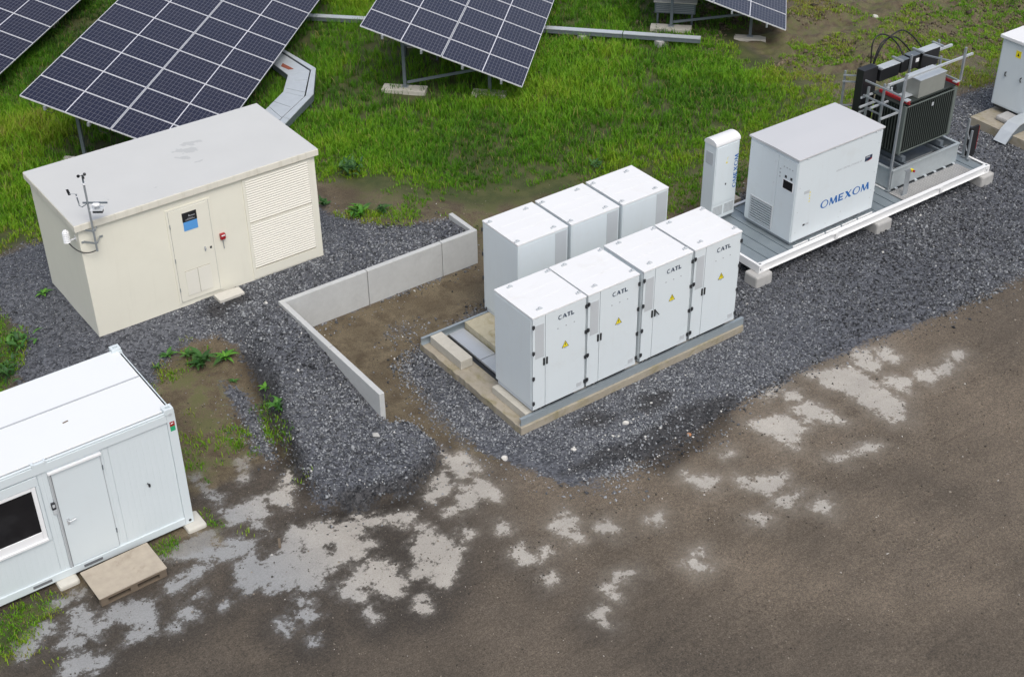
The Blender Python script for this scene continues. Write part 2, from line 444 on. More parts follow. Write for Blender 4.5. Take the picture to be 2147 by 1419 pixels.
# ------------------------------------------------------------------ ground: zones (world metres) and relief
PALE=[[(5.82,-1.98),(6.12,-2.14),(6.67,-2.32),(6.83,-2.44),(6.78,-3.1),(6.71,-3.93),(6.32,-4.34),(6.05,-4.24),(6.03,-3.64),(6.04,-2.99),(5.89,-2.55)],
[(7.29,-2.01),(7.57,-2.16),(7.43,-2.65),(7.1,-2.88),(6.95,-2.65),(7.01,-2.34)],
[(7.67,-2.29),(8,-2.36),(7.87,-2.81),(7.66,-2.88),(7.55,-2.62)],
[(7.02,-3.1),(7.3,-3.2),(7.46,-3.49),(7.07,-3.76),(7.03,-3.45),(6.89,-3.29)],
[(7.78,-3.38),(8.05,-3.47),(7.97,-3.81),(7.7,-3.84),(7.63,-3.62)],
[(8.18,-3.57),(8.7,-3.48),(8.56,-3.73),(8.3,-3.89),(8.07,-3.77)],
[(8.92,-3.41),(9.16,-3.41),(9.1,-3.6),(8.78,-3.66)],
[(4.54,-1.93),(5.08,-2),(4.99,-2.16),(4.58,-2.12)],
[(4.92,-2.27),(5.21,-2.32),(5.18,-2.57),(4.84,-2.46)],
[(3.63,-2.5),(4.02,-2.62),(4.27,-2.66),(4.51,-2.94),(4.47,-3.33),(4.11,-3.48),(3.84,-3.68),(3.79,-3.44),(3.76,-3.11),(3.64,-2.87)],
[(4.72,-2.72),(5.21,-2.76),(5.24,-3.16),(5.26,-3.65),(5.05,-3.5),(4.89,-3.22),(4.54,-3.27),(4.7,-2.97)],
[(1.53,-2.94),(1.66,-3.13),(1.98,-3.37),(1.78,-3.51),(1.53,-3.49),(1.46,-3.13)],
[(2.3,-3.61),(2.49,-3.84),(2.94,-4.08),(3.16,-4.1),(2.97,-4.3),(2.45,-4.37),(2.31,-4.09),(2.23,-3.89)],
[(2.35,-4.58),(2.65,-4.62),(3,-4.64),(2.76,-4.74),(2.45,-4.88),(2.37,-4.73)],
[(2.88,-5.06),(3.16,-5.09),(3.15,-5.3),(2.94,-5.37),(2.83,-5.21)],
[(1.66,-4.56),(1.84,-4.65),(1.94,-4.86),(1.78,-4.92),(1.66,-4.7)],
[(-1.47,-2.59),(-1.06,-2.41),(-1.01,-2.66),(-1.19,-2.93),(-1.19,-3.19),(-1.44,-3.13),(-1.48,-2.8)],
[(-0.86,-3.13),(-0.6,-3.06),(-0.5,-3.4),(-0.76,-3.42)],
[(0.03,-3.48),(0.41,-3.55),(0.17,-3.72)],
[(-2.28,-1.95),(-2.16,-1.9),(-2.15,-2.22),(-2.38,-2.13)],
[(-2.57,-2.76),(-2.2,-2.61),(-2.31,-2.87),(-2.28,-3.22),(-2.48,-3.11)],
[(-2.1,-3.07),(-1.92,-2.99),(-1.91,-3.2),(-2.09,-3.2)],
[(-2.44,-3.51),(-2.25,-3.57),(-2.29,-3.79),(-2.42,-3.76)],
[(-1.62,-4.4),(-1.29,-4.28),(-1.03,-4.4),(-1.41,-4.43),(-1.63,-4.55),(-1.77,-4.44)],
[(-1.72,-4.6),(-1.59,-4.62),(-1.66,-4.77),(-1.77,-4.72)],
[(-2.33,-4.84),(-2.01,-4.74),(-1.98,-4.87),(-2.18,-5.02),(-2.21,-5.19),(-2.33,-4.99)],
[(-0.12,-4.83),(0.08,-4.81),(0.06,-5.04),(0.17,-5.16),(-0.1,-5.08)],
[(0.22,-4.7),(0.38,-4.69),(0.31,-4.81)],
[(2.56,-2.93),(2.69,-2.97),(2.63,-3.08),(2.5,-3.03)],
[(4.16,-4.27),(4.51,-4.42),(5.06,-4.39),(5.29,-4.65),(4.77,-4.52),(4.27,-4.44)],
[(-5.66,0.14),(-5.38,0.35),(-5.28,0.17),(-4.96,0.15),(-4.73,0.03),(-4.67,-0.17),(-4.51,-0.18),(-4.23,-0.12),(-4.13,-0.35),(-3.99,-0.35),(-3.94,-0.55),(-4.06,-0.63),(-4.27,-0.52),(-4.5,-0.62),(-4.42,-0.89),(-4.4,-1.01),(-4.65,-0.98),(-4.75,-1.26),(-4.94,-1.07),(-5.12,-1.04),(-5.42,-1.12),(-5.64,-1.15),(-5.65,-1.34),(-5.99,-1.33),(-6.13,-1.13),(-6.44,-1),(-6.59,-0.93),(-6.61,-0.73),(-6.9,-0.75),(-6.96,-0.51),(-6.84,-0.16),(-6.63,0.08),(-6.39,0.05),(-6.22,-0.23),(-6.09,-0.11),(-6,-0.18),(-5.81,-0.01)],
[(-3.85,-0.46),(-3.66,-0.54),(-3.4,-0.63),(-3.41,-0.78),(-3.66,-0.98),(-3.82,-0.8)],
[(-3.89,-1.39),(-3.63,-1.37),(-3.52,-1.08),(-3.38,-1.13),(-3.35,-1.36),(-3.38,-1.56),(-3.19,-1.75),(-3.18,-2.07),(-3.4,-2.31),(-3.65,-2.53),(-3.96,-2.74),(-4.05,-2.52),(-4.1,-2.29),(-4.41,-2.16),(-4.11,-1.89),(-3.93,-1.72)],
[(-5.46,-1.53),(-5.14,-1.47),(-4.77,-1.29),(-4.62,-1.38),(-4.38,-1.69),(-4.51,-1.84),(-4.46,-2.22),(-4.73,-2.4),(-4.89,-2.29),(-4.96,-2.04),(-5.19,-1.78),(-5.2,-2.11),(-5.35,-2.09),(-5.56,-1.79),(-5.61,-1.66)],
[(-5.4,-2.29),(-5.28,-2.29),(-5.32,-2.63),(-5.43,-2.69),(-5.48,-2.46)],
[(-4.53,-2.6),(-4.32,-2.68),(-4.52,-3.03),(-4.66,-3),(-4.68,-2.82)],
[(-6.44,-1.61),(-6.2,-1.7),(-6.17,-1.98),(-6.38,-2.03),(-6.44,-1.8)],
[(-6.8,-1.67),(-6.67,-1.72),(-6.66,-1.91),(-6.79,-2.04),(-6.85,-1.77)],
[(-7.72,1.19),(-7.26,1.17),(-6.8,1.2),(-6.61,1.08),(-6.78,0.86),(-6.74,0.68),(-6.39,0.68),(-6.17,0.36),(-6.39,0.11),(-6.62,0.23),(-6.97,0.34),(-7.1,0.28),(-7.19,0.6),(-7.44,0.79),(-7.76,0.97)],
[(-8,0.31),(-7.59,0.4),(-7.32,0.45),(-7.21,0.26),(-7.63,0.13),(-7.94,-0.01)],
[(-6.33,1.5),(-5.94,1.43),(-5.36,1.39),(-5.08,1.4),(-4.73,1.73),(-4.7,1.59),(-4.86,1.42),(-4.81,1.21),(-5.07,1.23),(-5.04,1.04),(-5.17,0.8),(-5.27,0.98),(-5.45,1.22),(-5.63,1.14),(-5.51,0.91),(-5.75,0.96),(-5.85,0.71),(-5.88,0.41),(-6.01,0.77),(-5.96,1),(-6.33,1.06)],
[(-6.34,2.8),(-6.06,2.8),(-6.2,2.64),(-6.19,2.12),(-6.08,1.87),(-6.23,1.7),(-6.31,1.87),(-6.3,2.37)],
[(-8.05,-0.42),(-7.87,-0.44),(-7.84,-0.76),(-8.1,-0.68)],
[(-8.34,-0.58),(-8.21,-0.58),(-8.19,-0.78),(-8.32,-0.84),(-8.39,-0.72)],
[(-7.69,-0.26),(-7.55,-0.22),(-7.52,-0.34),(-7.62,-0.36)],
[(-5.42,2.65),(-5.28,2.73),(-5.17,2.59),(-5.26,2.36),(-5.38,2.26),(-5.49,2.32)],
[(-5.57,2.18),(-5.44,2.14),(-5.45,2.03),(-5.58,2.07)],
[(-2.84,-0.37),(-2.44,-0.09),(-2.23,-0.05),(-2.3,-0.31),(-2.33,-0.64),(-2.55,-0.58),(-2.73,-0.63),(-2.9,-0.67),(-2.97,-0.56)],
[(-2.44,-0.84),(-2.18,-0.63),(-2.04,-0.8),(-1.81,-0.56),(-1.75,-0.84),(-1.69,-1.22),(-1.85,-1.42),(-1.93,-1.22),(-2.08,-1.16),(-2.37,-1.22),(-2.74,-1.23),(-2.95,-1.12),(-2.85,-1.03),(-2.61,-1.05)],
[(-1.92,0.53),(-1.88,0.2),(-1.54,0.25),(-1.62,-0.41),(-1.8,-0.34),(-1.98,-0.44),(-2.1,-0.29)],
[(-2.97,-1.65),(-2.81,-1.66),(-2.76,-1.86),(-3.05,-1.9),(-2.91,-1.8)],
[(-6.5,-2.35),(-6.4,-2.33),(-6.46,-2.46),(-6.61,-2.49)],
[(-7.47,-0.76),(-7.32,-0.73),(-7.29,-0.8),(-7.45,-0.82)],
[(-6.07,-1.46),(-6.04,-1.58),(-6.25,-1.52),(-6.27,-1.41)],
[(-10.04,1.12),(-9.63,1.15),(-9.21,1.13),(-9.25,0.98),(-9.57,0.96),(-9.96,0.99)],
[(-10.71,1.18),(-10.33,1.05),(-10.51,0.9),(-10.88,0.71),(-11.12,0.75)],
[(-10.73,0.53),(-10.42,0.79),(-10.09,0.76),(-9.93,0.54),(-10.07,0.4),(-10.32,0.5),(-10.38,0.21),(-10.65,0.07),(-10.78,0.29)],
[(-10.1,0.06),(-9.77,0.24),(-9.62,0.7),(-9.37,0.66),(-9.28,0.45),(-9.51,0.33),(-9.27,0.15),(-8.99,0.38),(-8.66,0.32),(-8.35,0.09),(-8.47,-0.29),(-8.58,-0.64),(-8.86,-0.64),(-9.14,-0.58),(-8.82,-0.25),(-9.01,0.03),(-9.25,-0),(-9.49,-0.17),(-9.59,0.03),(-9.76,-0.18),(-9.92,-0.14)],
[(-9.91,-0.34),(-9.63,-0.49),(-9.47,-0.74),(-9.63,-0.82),(-9.86,-0.85),(-10.35,-0.69),(-10.19,-0.41)]]
HOLES=[[(-5.64,-0.24),(-5.47,-0.22),(-5.48,-0.41),(-5.63,-0.51)],
[(-5.16,-0.49),(-5.02,-0.47),(-5,-0.67),(-5.17,-0.8),(-5.23,-0.67)],
[(-3.83,-1.99),(-3.75,-2.05),(-3.81,-2.11)],
[(-5.92,-0.52),(-5.83,-0.58),(-5.89,-0.64)],
[(-2.25,-0.41),(-2.1,-0.52),(-2.16,-0.71),(-2.31,-0.65)]]
GRAVEL = [[(-1.0, 3.3), (-1.25, 1.5), (-1.3, 0.2), (-1.15, -0.33), (-0.47, -1.9), (1.1, -2.15), (3.2, -2.03), (4.1, -1.9), (6.1, -1.85), (7.5, -1.96), (10.3, -2.28), (12.9, -2.27), (60, -3.5), (60, 3.9), (22.5, 4.3), (20.9, 4.76), (19.5, 5.0), (16.5, 5.1), (9.6, 4.5), (8.6, 4.2), (6.2, 4.15), (5.9, 3.8), (-0.3, 3.8)],
 [(2.62, 5.85), (2.62, 6.85), (2.2, 6.95), (1.5, 7.3), (0.9, 8.0), (0.45, 8.9), (0.35, 10.4), (-1, 11.4), (-6.0, 12.1), (-7.3, 11.8), (-7.7, 10), (-7.4, 8.6), (-7.9, 7.6), (-8.6, 6.0), (-8.2, 4.3), (-6.6, 4.3), (-6.0, 5.2), (-5.4, 5.9), (-4.6, 6.25), (-4.0, 6.1), (-3.8, 5.6), (-4.05, 4.2), (-4.3, 2.9), (-4.55, 1.6), (-4.66, 0.41), (-4.12, -0.1), (-3.2, -0.22), (-2.55, -0.02), (-1.9, 0.6), (-2.0, 1.34), (-2.5, 1.5), (-2.5, 5.85)],
 [(-4.55, 4.9), (-4.25, 4.2), (-4.5, 3.0), (-4.75, 2.2), (-4.95, 2.6), (-4.8, 3.6)]]
THIN_GRAVEL = [[(-0.4, 3.75), (-1.3, 2.9), (-1.7, 1.6), (-1.6, 0.3), (-1.2, -0.4), (-0.5, -2.2), (0.4, -2.9), (0.2, -2.3), (1.5, -2.6), (3.4, -2.25), (2.5, -1.0), (-1, 1)], [(-0.9, 4.6), (-0.2, 4.2), (0.3, 4.6), (-0.3, 5.0)], [(0.2, 3.8), (1.8, 3.85), (2.2, 4.4), (0.8, 4.4)]]
WET = [[(-0.4, -1.5), (0.9, -2.0), (1.3, -2.75), (3.3, -2.3), (4.1, -1.7), (3.0, -1.25), (1.6, -1.55), (0.6, -1.35)], [(-4.9, 0.2), (-4.3, -0.45), (-3.1, -0.6), (-2.2, -0.3), (-1.6, 0.7), (-2.4, 0.2), (-3.4, 0.0), (-4.4, 0.3)],
 [(-3.75, 5.5), (-3.7, 4.8), (-3.85, 3.8), (-4.1, 2.8), (-4.35, 1.8), (-4.75, 1.0), (-4.8, 1.9), (-4.5, 2.9), (-4.2, 3.9), (-4.0, 5.0)],
 [(1.9, -0.75), (2.3, -1.05), (2.9, -1.0), (3.1, -0.7), (2.6, -0.5)], [(0.75, -0.45), (1.1, -0.75), (1.6, -0.75), (1.6, -0.45), (1.1, -0.3)], [(-4.1, 6.9), (-3.6, 6.5), (-3.0, 6.55), (-2.9, 6.85), (-3.5, 7.1)]]
MUD = [[(-2.45, 5.85), (-2.45, 1.2), (-1.9, 0.9), (-1.2, -0.6), (-0.6, 0), (-0.3, 3.8), (6, 3.9), (9.6, 4.6), (9.5, 5.6), (6, 6.2), (2.7, 6.0), (2.6, 5.85)],
 [(-6.8, 4.4), (-6.8, 2.3), (-6.2, 2.15), (-4.9, 2.3), (-4.3, 1.9), (-3.9, 3.2), (-3.6, 5.2), (-4.0, 6.1), (-4.8, 6.2), (-5.8, 5.6)],
 [(-6.95, 2.0), (-6.75, 2.0), (-6.55, 1.3), (-6.7, 0.7), (-7.4, 0.9), (-9.6, 1.0), (-9.7, 1.5), (-7, 1.5)],
 [(0.5, 8.2), (1.4, 7.5), (2.7, 7.0), (3.2, 5.8), (9.6, 4.4), (12, 5.2), (11, 6.2), (7.4, 7.5), (5.0, 8.2), (3.6, 8.6), (2.4, 9.8), (0.7, 10.6)],
 [(5.2, 7.9), (7.4, 7.2), (8, 7.7), (6.6, 8.6), (5.4, 8.7)],
 [(16.5, 9.6), (17.6, 8.0), (18.8, 7.2), (21.5, 6.8), (27, 5.6), (40, 4.6), (40, 9.5), (29, 10.8), (26, 11.6), (22, 11.8), (18.6, 12.6), (16.9, 11.2)],
 [(3, 14.6), (7, 12.8), (7.8, 12.6), (15, 19), (15, 22), (9, 20)], [(-3, 14), (-1.2, 12.5), (8, 21), (6, 24), (-4, 17)], [(14, 14), (17.2, 10.8), (22, 15), (20, 19)], [(12.2, 15.3), (15.6, 11.6), (15.2, 11.2), (11.8, 14.6)]]
GRASS = [[(1.0, 10.9), (1.6, 9.6), (2.4, 8.5), (3.9, 7.5), (5.8, 7.0), (7.4, 6.3), (9.0, 5.8), (10.8, 5.9), (12.8, 5.9), (15.4, 6.6), (16.4, 8.4), (16.9, 11.4), (19.5, 13.5), (24, 16), (70, 40), (70, 120), (-60, 120), (-60, 5), (-12, 5.6), (-8.7, 6.2), (-8.0, 7.7), (-7.5, 8.7), (-7.8, 10), (-7.4, 11.9), (-6.0, 12.2), (-1, 11.6), (0.6, 10.6)],
 [(-7.4, 1.35), (-7.4, 1.1), (-7.9, 1.05), (-7.9, 1.3)], [(-9.9, 1.3), (-9.8, 1.0), (-10.6, 0.35), (-11.6, 0.0), (-11.8, 1.2)]]
TURF = [[(-9.75, 1.35), (-9.8, 1.0), (-10.4, 0.55), (-11.2, 0.25), (-12.0, 0.1), (-12.0, 1.3)], [(-7.30, 1.38), (-7.35, 1.08), (-7.75, 1.02), (-7.9, 1.3)], [(-7.55, 9.4), (-7.5, 8.2), (-8.0, 7.3), (-8.9, 6.6), (-9.5, 7), (-9, 10)], [(-6.62, 1.42), (-6.48, 1.35), (-6.42, 1.12), (-6.62, 1.1)]]
SPARSE = [[(0.6, 8.6), (1.2, 7.7), (2.6, 7.0), (3.4, 5.6), (8.4, 4.6), (9.8, 4.8), (16.4, 5.4), (19.5, 5.3), (22, 4.9), (60, 4.3), (60, 40), (17, 11.5), (16, 8), (10, 6.5), (7, 8.8), (2.5, 10.2)],
 [(-6.5, 4.6), (-6.5, 2.5), (-5.3, 2.5), (-4.8, 2.7), (-4.6, 4.2), (-4.2, 5.6), (-4.9, 6.0), (-5.6, 5.4)], [(-4.3, 4.4), (-3.9, 4.3), (-4.1, 2.4), (-4.5, 1.7), (-4.6, 2.6)],
 [(-6.8, 1.55), (-6.6, 1.5), (-6.45, 1.2), (-6.6, 1.0)]]

def sdf(px, py, poly):
    """signed distance to polygon, positive inside"""
    P = np.asarray(poly, float); n = len(P)
    d2 = np.full(px.shape, 1e9); inside = np.zeros(px.shape, bool)
    for i in range(n):
        ax, ay = P[i]; bx, by = P[(i + 1) % n]
        ex, ey = bx - ax, by - ay
        wx, wy = px - ax, py - ay
        t = np.clip((wx * ex + wy * ey) / (ex * ex + ey * ey + 1e-12), 0, 1)
        d2 = np.minimum(d2, (wx - ex * t) ** 2 + (wy - ey * t) ** 2)
        if ay != by:
            c = ((ay > py) != (by > py)) & (px < (bx - ax) * (py - ay) / (by - ay) + ax)
            inside ^= c
    return np.where(inside, 1, -1) * np.sqrt(d2)
def zone(px, py, polys, pad=1.5):
    out = np.full(px.shape, -pad)
    for pl in polys:
        xs = [p[0] for p in pl]; ys = [p[1] for p in pl]
        m = (px > min(xs) - pad) & (px < max(xs) + pad) & (py > min(ys) - pad) & (py < max(ys) + pad)
        if m.any():
            out[m] = np.maximum(out[m], sdf(px[m], py[m], pl))
    return out
def ss(a, b, x):
    t = np.clip((x - a) / (b - a), 0, 1); return t * t * (3 - 2 * t)
_waves = []
_wr = np.random.default_rng(3)
for o in range(5):
    for k in range(7):
        a = _wr.uniform(0, 2 * math.pi); f = 0.5 * 2.1 ** o * _wr.uniform(0.7, 1.4)
        _waves.append((o, f * math.cos(a), f * math.sin(a), _wr.uniform(0, 6.28)))
def fbm(x, y, lo=0, hi=5, gain=0.5):
    s = np.zeros_like(x, dtype=float)
    for o, fx, fy, ph in _waves:
        if lo <= o < hi: s += gain ** (o - lo) * np.sin(fx * x + fy * y + ph + 0.8 * np.sin(fy * x - fx * y + ph * 2))
    return s / 4.0
MOUND = [(-2.5, 7.6), (-2.5, 1.45), (-2.0, 1.34), (-1.9, 0.6), (-2.55, -0.02), (-3.2, -0.22), (-4.12, -0.1), (-4.66, 0.41), (-4.65, 1.4), (-4.5, 2.5), (-4.2, 4.0), (-3.95, 5.2), (-4.0, 6.2), (-4.6, 7.6)]
def free_dist(x, y):
    """distance inside the mound to its open edges (not to the wall side)"""
    P = MOUND[2:]; d2 = np.full(x.shape, 1e9)
    for i in range(len(P) - 1):
        ax, ay = P[i]; bx, by = P[i + 1]; ex, ey = bx - ax, by - ay
        t = np.clip(((x - ax) * ex + (y - ay) * ey) / (ex * ex + ey * ey), 0, 1)
        d2 = np.minimum(d2, (x - ax - ex * t) ** 2 + (y - ay - ey * t) ** 2)
    return np.sqrt(d2)
def height(x, y):
    x = np.asarray(x, float); y = np.asarray(y, float)
    right = 0.42 * ss(4.2, 9.5, y) * (1 - 0.55 * ss(9, 17, x))
    terr = np.interp(y, [5.8, 7.2, 10, 13, 18], [0.93, 0.82, 0.75, 0.5, 0.42])
    west = np.interp(y, [0.8, 3.2, 4.4, 7.2, 10.5, 14, 20], [0.0, 0.05, 0.22, 0.80, 0.75, 0.5, 0.42])
    west = west * (1 - 0.5 * ss(-7.0, -10, x) * ss(10.5, 8, y))
    crown = np.interp(y, [-0.3, 0.5, 1.46, 2.1, 2.78, 3.73, 4.7, 5.74, 7.2], [0.30, 0.36, 0.40, 0.47, 0.58, 0.76, 0.9, 0.93, 0.82])
    inm = sdf(x, y, MOUND)
    fd = free_dist(x, y)
    mound = np.where(inm > 0, np.minimum(crown, 1.35 * fd + 0.10 * ss(0, 0.06, fd)), 0)
    left = np.maximum(west, mound)
    back = terr
    t = np.where(y < 6.87, (x > 2.645).astype(float), ss(2.0, 4.6, x))
    t = np.where((y < 6.87) & (y > 5.87), np.clip((x - 2.61) / 0.06, 0, 1), t)
    t = np.where((y >= 6.87), ss(2.0, 4.6, x) * ss(6.87, 7.6, y) + np.clip((x - 2.61) / 0.06, 0, 1) * (1 - ss(6.87, 7.6, y)), t)
    h_n = back * (1 - t) + right * t
    wy = np.clip((y - 5.83) / 0.08, 0, 1)
    inner = right + np.where((inm > 0), mound, 0)
    h_e = inner * (1 - wy) + h_n * wy
    wx = np.clip((-2.46 - x) / 0.08, 0, 1)
    h = h_e * (1 - wx) + left * wx
    rough = 0.010 + 0.02 * ss(0, 0.3, inm) * ss(0.05, 0.3, fd) + 0.03 * ss(7, 10, y)
    ruts = ss(15.5, 18, x) * ss(5.4, 7, y) * ss(14, 11.5, y)
    h = h + fbm(x, y, 1, 4) * rough + ruts * (0.16 * fbm(x * 1.2, y * 1.2, 0, 5, 0.8))
    return h

def build_ground():
    fine = 0.085
    gx = np.concatenate([-14 - np.geomspace(0.3, 500, 22)[::-1], np.arange(-14, 28.5, fine), 28.6 + np.geomspace(0.3, 600, 22)])
    gy = np.concatenate([-12 - np.geomspace(0.3, 500, 22)[::-1], np.arange(-12, 12.0, fine), np.arange(12.0, 33, 0.15), 33.2 + np.geomspace(0.3, 700, 22)])
    gx = np.unique(np.concatenate([gx, [-2.54, -2.46, 2.61, 2.67]])); gy = np.unique(np.concatenate([gy, [5.83, 5.91]]))
    X, Y = np.meshgrid(gx, gy); x = X.ravel(); y = Y.ravel()
    z = height(x, y)
    nx, ny = len(gx), len(gy)
    me = bpy.data.meshes.new('ground')
    me.vertices.add(nx * ny)
    me.vertices.foreach_set('co', np.stack([x, y, z], 1).astype(np.float32).ravel())
    i = np.arange(nx * ny).reshape(ny, nx)
    q = np.stack([i[:-1, :-1], i[:-1, 1:], i[1:, 1:], i[1:, :-1]], -1).reshape(-1, 4)
    me.loops.add(q.size); me.loops.foreach_set('vertex_index', q.ravel().astype(np.int32))
    me.polygons.add(len(q)); me.polygons.foreach_set('loop_start', (np.arange(len(q)) * 4).astype(np.int32))
    me.polygons.foreach_set('use_smooth', np.ones(len(q), bool))
    me.update(); me.validate()
    pale = zone(x, y, PALE, 0.8); pale = np.where(zone(x, y, HOLES, 0.8) > -0.1, np.minimum(pale, -zone(x, y, HOLES, 0.8)), pale)
    for nm, val in (('pale', pale), ('gravel', zone(x, y, GRAVEL)), ('thin', zone(x, y, THIN_GRAVEL)), ('mud', zone(x, y, MUD)), ('grassy', np.maximum(zone(x, y, GRASS), 2.0 * zone(x, y, TURF))), ('sparse', zone(x, y, SPARSE)), ('wet', zone(x, y, WET))):
        a = me.attributes.new(nm, 'FLOAT', 'POINT'); a.data.foreach_set('value', val.astype(np.float32))
    b = NB('ground_soil_and_gravel')
    p = b.pos()
    A = lambda n: b.attr(n).outputs['Fac']
    n_big = b.noise(0.35, 5, 0.6, p); n_mid = b.noise(2.2, 6, 0.65, p); n_fine = b.noise(14, 5, 0.65, p); n_grit = b.noise(38, 4, 0.8, p)
    nb = b.math('SUBTRACT', n_fine, 0.5); nm_ = b.math('SUBTRACT', n_mid, 0.5)
    # damp compacted road
    road = b.mix(b.ramp(n_big, 0.3, 0.7), (0.120, 0.097, 0.072), (0.160, 0.130, 0.098))
    road = b.mul(1.0, road, b.mix(n_mid, (0.72,) * 3, (1.22,) * 3))
    tracks = b.noise(1.0, 4, 0.6, b.scaled(p, (0.45, 2.6, 1)))
    rot = b.add('ShaderNodeMapping'); b.put(rot.inputs['Vector'], p); rot.inputs['Rotation'].default_value = (0, 0, 0.28); rot.inputs['Scale'].default_value = (0.5, 7.5, 1)
    fine_tr = b.noise(1.0, 5, 0.7, rot.outputs[0])
    road = b.mul(0.5, road, b.mix(b.ramp(tracks, 0.3, 0.75), (0.80,) * 3, (1.12,) * 3))
    road = b.mul(1.0, road, b.mix(b.ramp(n_grit, 0.3, 0.7), (0.50,) * 3, (1.45,) * 3))
    road = b.mul(1.0, road, b.mix(b.ramp(n_fine, 0.3, 0.7), (0.78,) * 3, (1.2,) * 3))
    road = b.mul(b.ramp(b.noise(9, 6, 0.75, p), 0.58, 0.72, 0, 0.8), road, (0.55, 0.53, 0.5))
    road = b.mul(b.math('MULTIPLY', b.ramp(fine_tr, 0.52, 0.70, 0, 0.7), b.ramp(n_mid, 0.35, 0.6)), road, (0.70, 0.68, 0.66))
    road = b.mul(1.0, road, b.mix(b.ramp(b.noise(0.16, 4, 0.6, p), 0.36, 0.62), (0.78, 0.785, 0.79), (1.12, 1.11, 1.09)))
    speck = b.add('ShaderNodeTexVoronoi', Scale=17.0); b.put(speck.inputs['Vector'], p)
    sc = b.math('MULTIPLY', b.ramp(speck.outputs['Distance'], 0.10, 0.16, 1, 0), b.ramp(b.noise(5.0, 2, 0.5, p), 0.5, 0.62))
    road = b.mix(b.math('MULTIPLY', sc, 0.5), road, (0.30, 0.27, 0.23))
    # pale dried crust in patches
    n_edge = b.math('SUBTRACT', b.noise(6.0, 9, 0.80, p), 0.5)
    pe = b.math('ADD', b.math('ADD', A('pale'), 0.04), b.math('ADD', b.math('MULTIPLY', n_edge, 0.75), b.math('MULTIPLY', nm_, 0.18)))
    f_pale = b.math('MULTIPLY', b.math('MAXIMUM', b.ramp(pe, -0.01, 0.035), b.ramp(pe, -0.18, 0.10, 0, 0.36)), b.ramp(b.math('ADD', b.noise(4.5, 7, 0.7, p), b.math('MULTIPLY', A('pale'), 0.35)), 0.40, 0.50, 0.10, 1.0))
    halo = b.ramp(b.math('ADD', A('pale'), b.math('MULTIPLY', nm_, 0.9)), -0.50, 0.05, 0, 0.42)
    palec = b.mix(b.ramp(n_big, 0.35, 0.65), (0.38, 0.355, 0.315), (0.47, 0.44, 0.39))
    # the crust is a cooler grey beside the office, where it is bare asphalt
    sx = b.add('ShaderNodeSeparateXYZ'); b.put(sx.inputs[0], p)
    palec = b.mix(b.ramp(sx.outputs[0], -4.6, -6.6), palec, (0.30, 0.305, 0.305))
    palec = b.mul(1.0, palec, b.mix(b.ramp(n_grit, 0.3, 0.7), (0.82,) * 3, (1.10,) * 3))
    palec = b.mul(1.0, palec, b.mix(n_mid, (0.82,) * 3, (1.12,) * 3))
    west_f = b.ramp(sx.outputs[0], 0.0, -4.5)
    damp = b.math('MULTIPLY', b.ramp(b.math('ADD', A('pale'), b.math('MULTIPLY', nm_, 0.8)), -0.75, -0.15), west_f)
    road = b.mul(b.math('MULTIPLY', damp, 0.9), road, (0.50, 0.51, 0.54))
    road = b.mul(b.math('MULTIPLY', west_f, 0.8), road, (0.76, 0.77, 0.79))
    road = b.mul(b.ramp(b.math('ADD', A('wet'), b.math('MULTIPLY', nm_, 0.8)), -0.25, 0.15, 0, 0.9), road, (0.36, 0.35, 0.34))
    halo = b.math('MULTIPLY', halo, b.math('SUBTRACT', 1.0, b.math('MULTIPLY', west_f, 0.85)))
    road = b.mix(halo, road, (0.225, 0.200, 0.165))
    col = b.mix(f_pale, road, palec)
    # bare brown soil
    mud = b.mix(b.ramp(n_mid, 0.3, 0.7), (0.080, 0.060, 0.036), (0.175, 0.142, 0.090))
    mud = b.mul(1.0, mud, b.mix(b.ramp(n_grit, 0.3, 0.7), (0.62,) * 3, (1.35,) * 3))
    mud = b.mul(b.ramp(b.noise(1.1, 6, 0.7, p), 0.5, 0.68, 0, 0.9), mud, (0.52, 0.48, 0.44))
    mud = b.mul(b.ramp(b.math('ADD', A('wet'), b.math('MULTIPLY', nm_, 0.6)), -0.2, 0.12, 0, 0.85), mud, (0.38, 0.36, 0.34))
    fm = b.ramp(b.math('ADD', A('mud'), b.math('MULTIPLY', nm_, 0.7)), -0.12, 0.15)
    col = b.mix(fm, col, mud)
    f_pale2 = b.math('MULTIPLY', f_pale, b.math('SUBTRACT', 1.0, b.math('MULTIPLY', fm, 0.4)))
    col = b.mix(b.math('MULTIPLY', f_pale2, fm), col, palec)
    # turf underlay and moss
    soil_g = b.mix(b.ramp(n_mid, 0.35, 0.65), (0.045, 0.060, 0.016), (0.080, 0.085, 0.030))
    fs = b.math('MULTIPLY', b.ramp(A('sparse'), -0.3, 0.4), b.ramp(b.math('ADD', n_mid, b.math('MULTIPLY', nb, 0.5)), 0.42, 0.60, 0, 0.8))
    mossc = b.mix(n_fine, (0.060, 0.085, 0.018), (0.135, 0.125, 0.055))
    col = b.mix(fs, col, mossc)
    fg = b.ramp(b.math('ADD', A('grassy'), b.math('MULTIPLY', nm_, 1.0)), -0.2, 0.45)
    col = b.mix(fg, col, soil_g)
    # crushed dark basalt
    v = b.add('ShaderNodeTexVoronoi', Scale=21.0); b.put(v.inputs['Vector'], p)
    vc = b.add('ShaderNodeSeparateColor'); b.put(vc.inputs[0], v.outputs['Color'])
    grv = b.mix(vc.outputs[0], (0.045, 0.049, 0.060), (0.19, 0.20, 0.225))
    grv = b.mul(1.0, grv, b.mix(b.ramp(v.outputs['Distance'], 0.0, 0.045), (0.75,) * 3, (1,) * 3))
    grv = b.mul(1.0, grv, b.mix(n_mid, (0.5,) * 3, (0.95,) * 3))
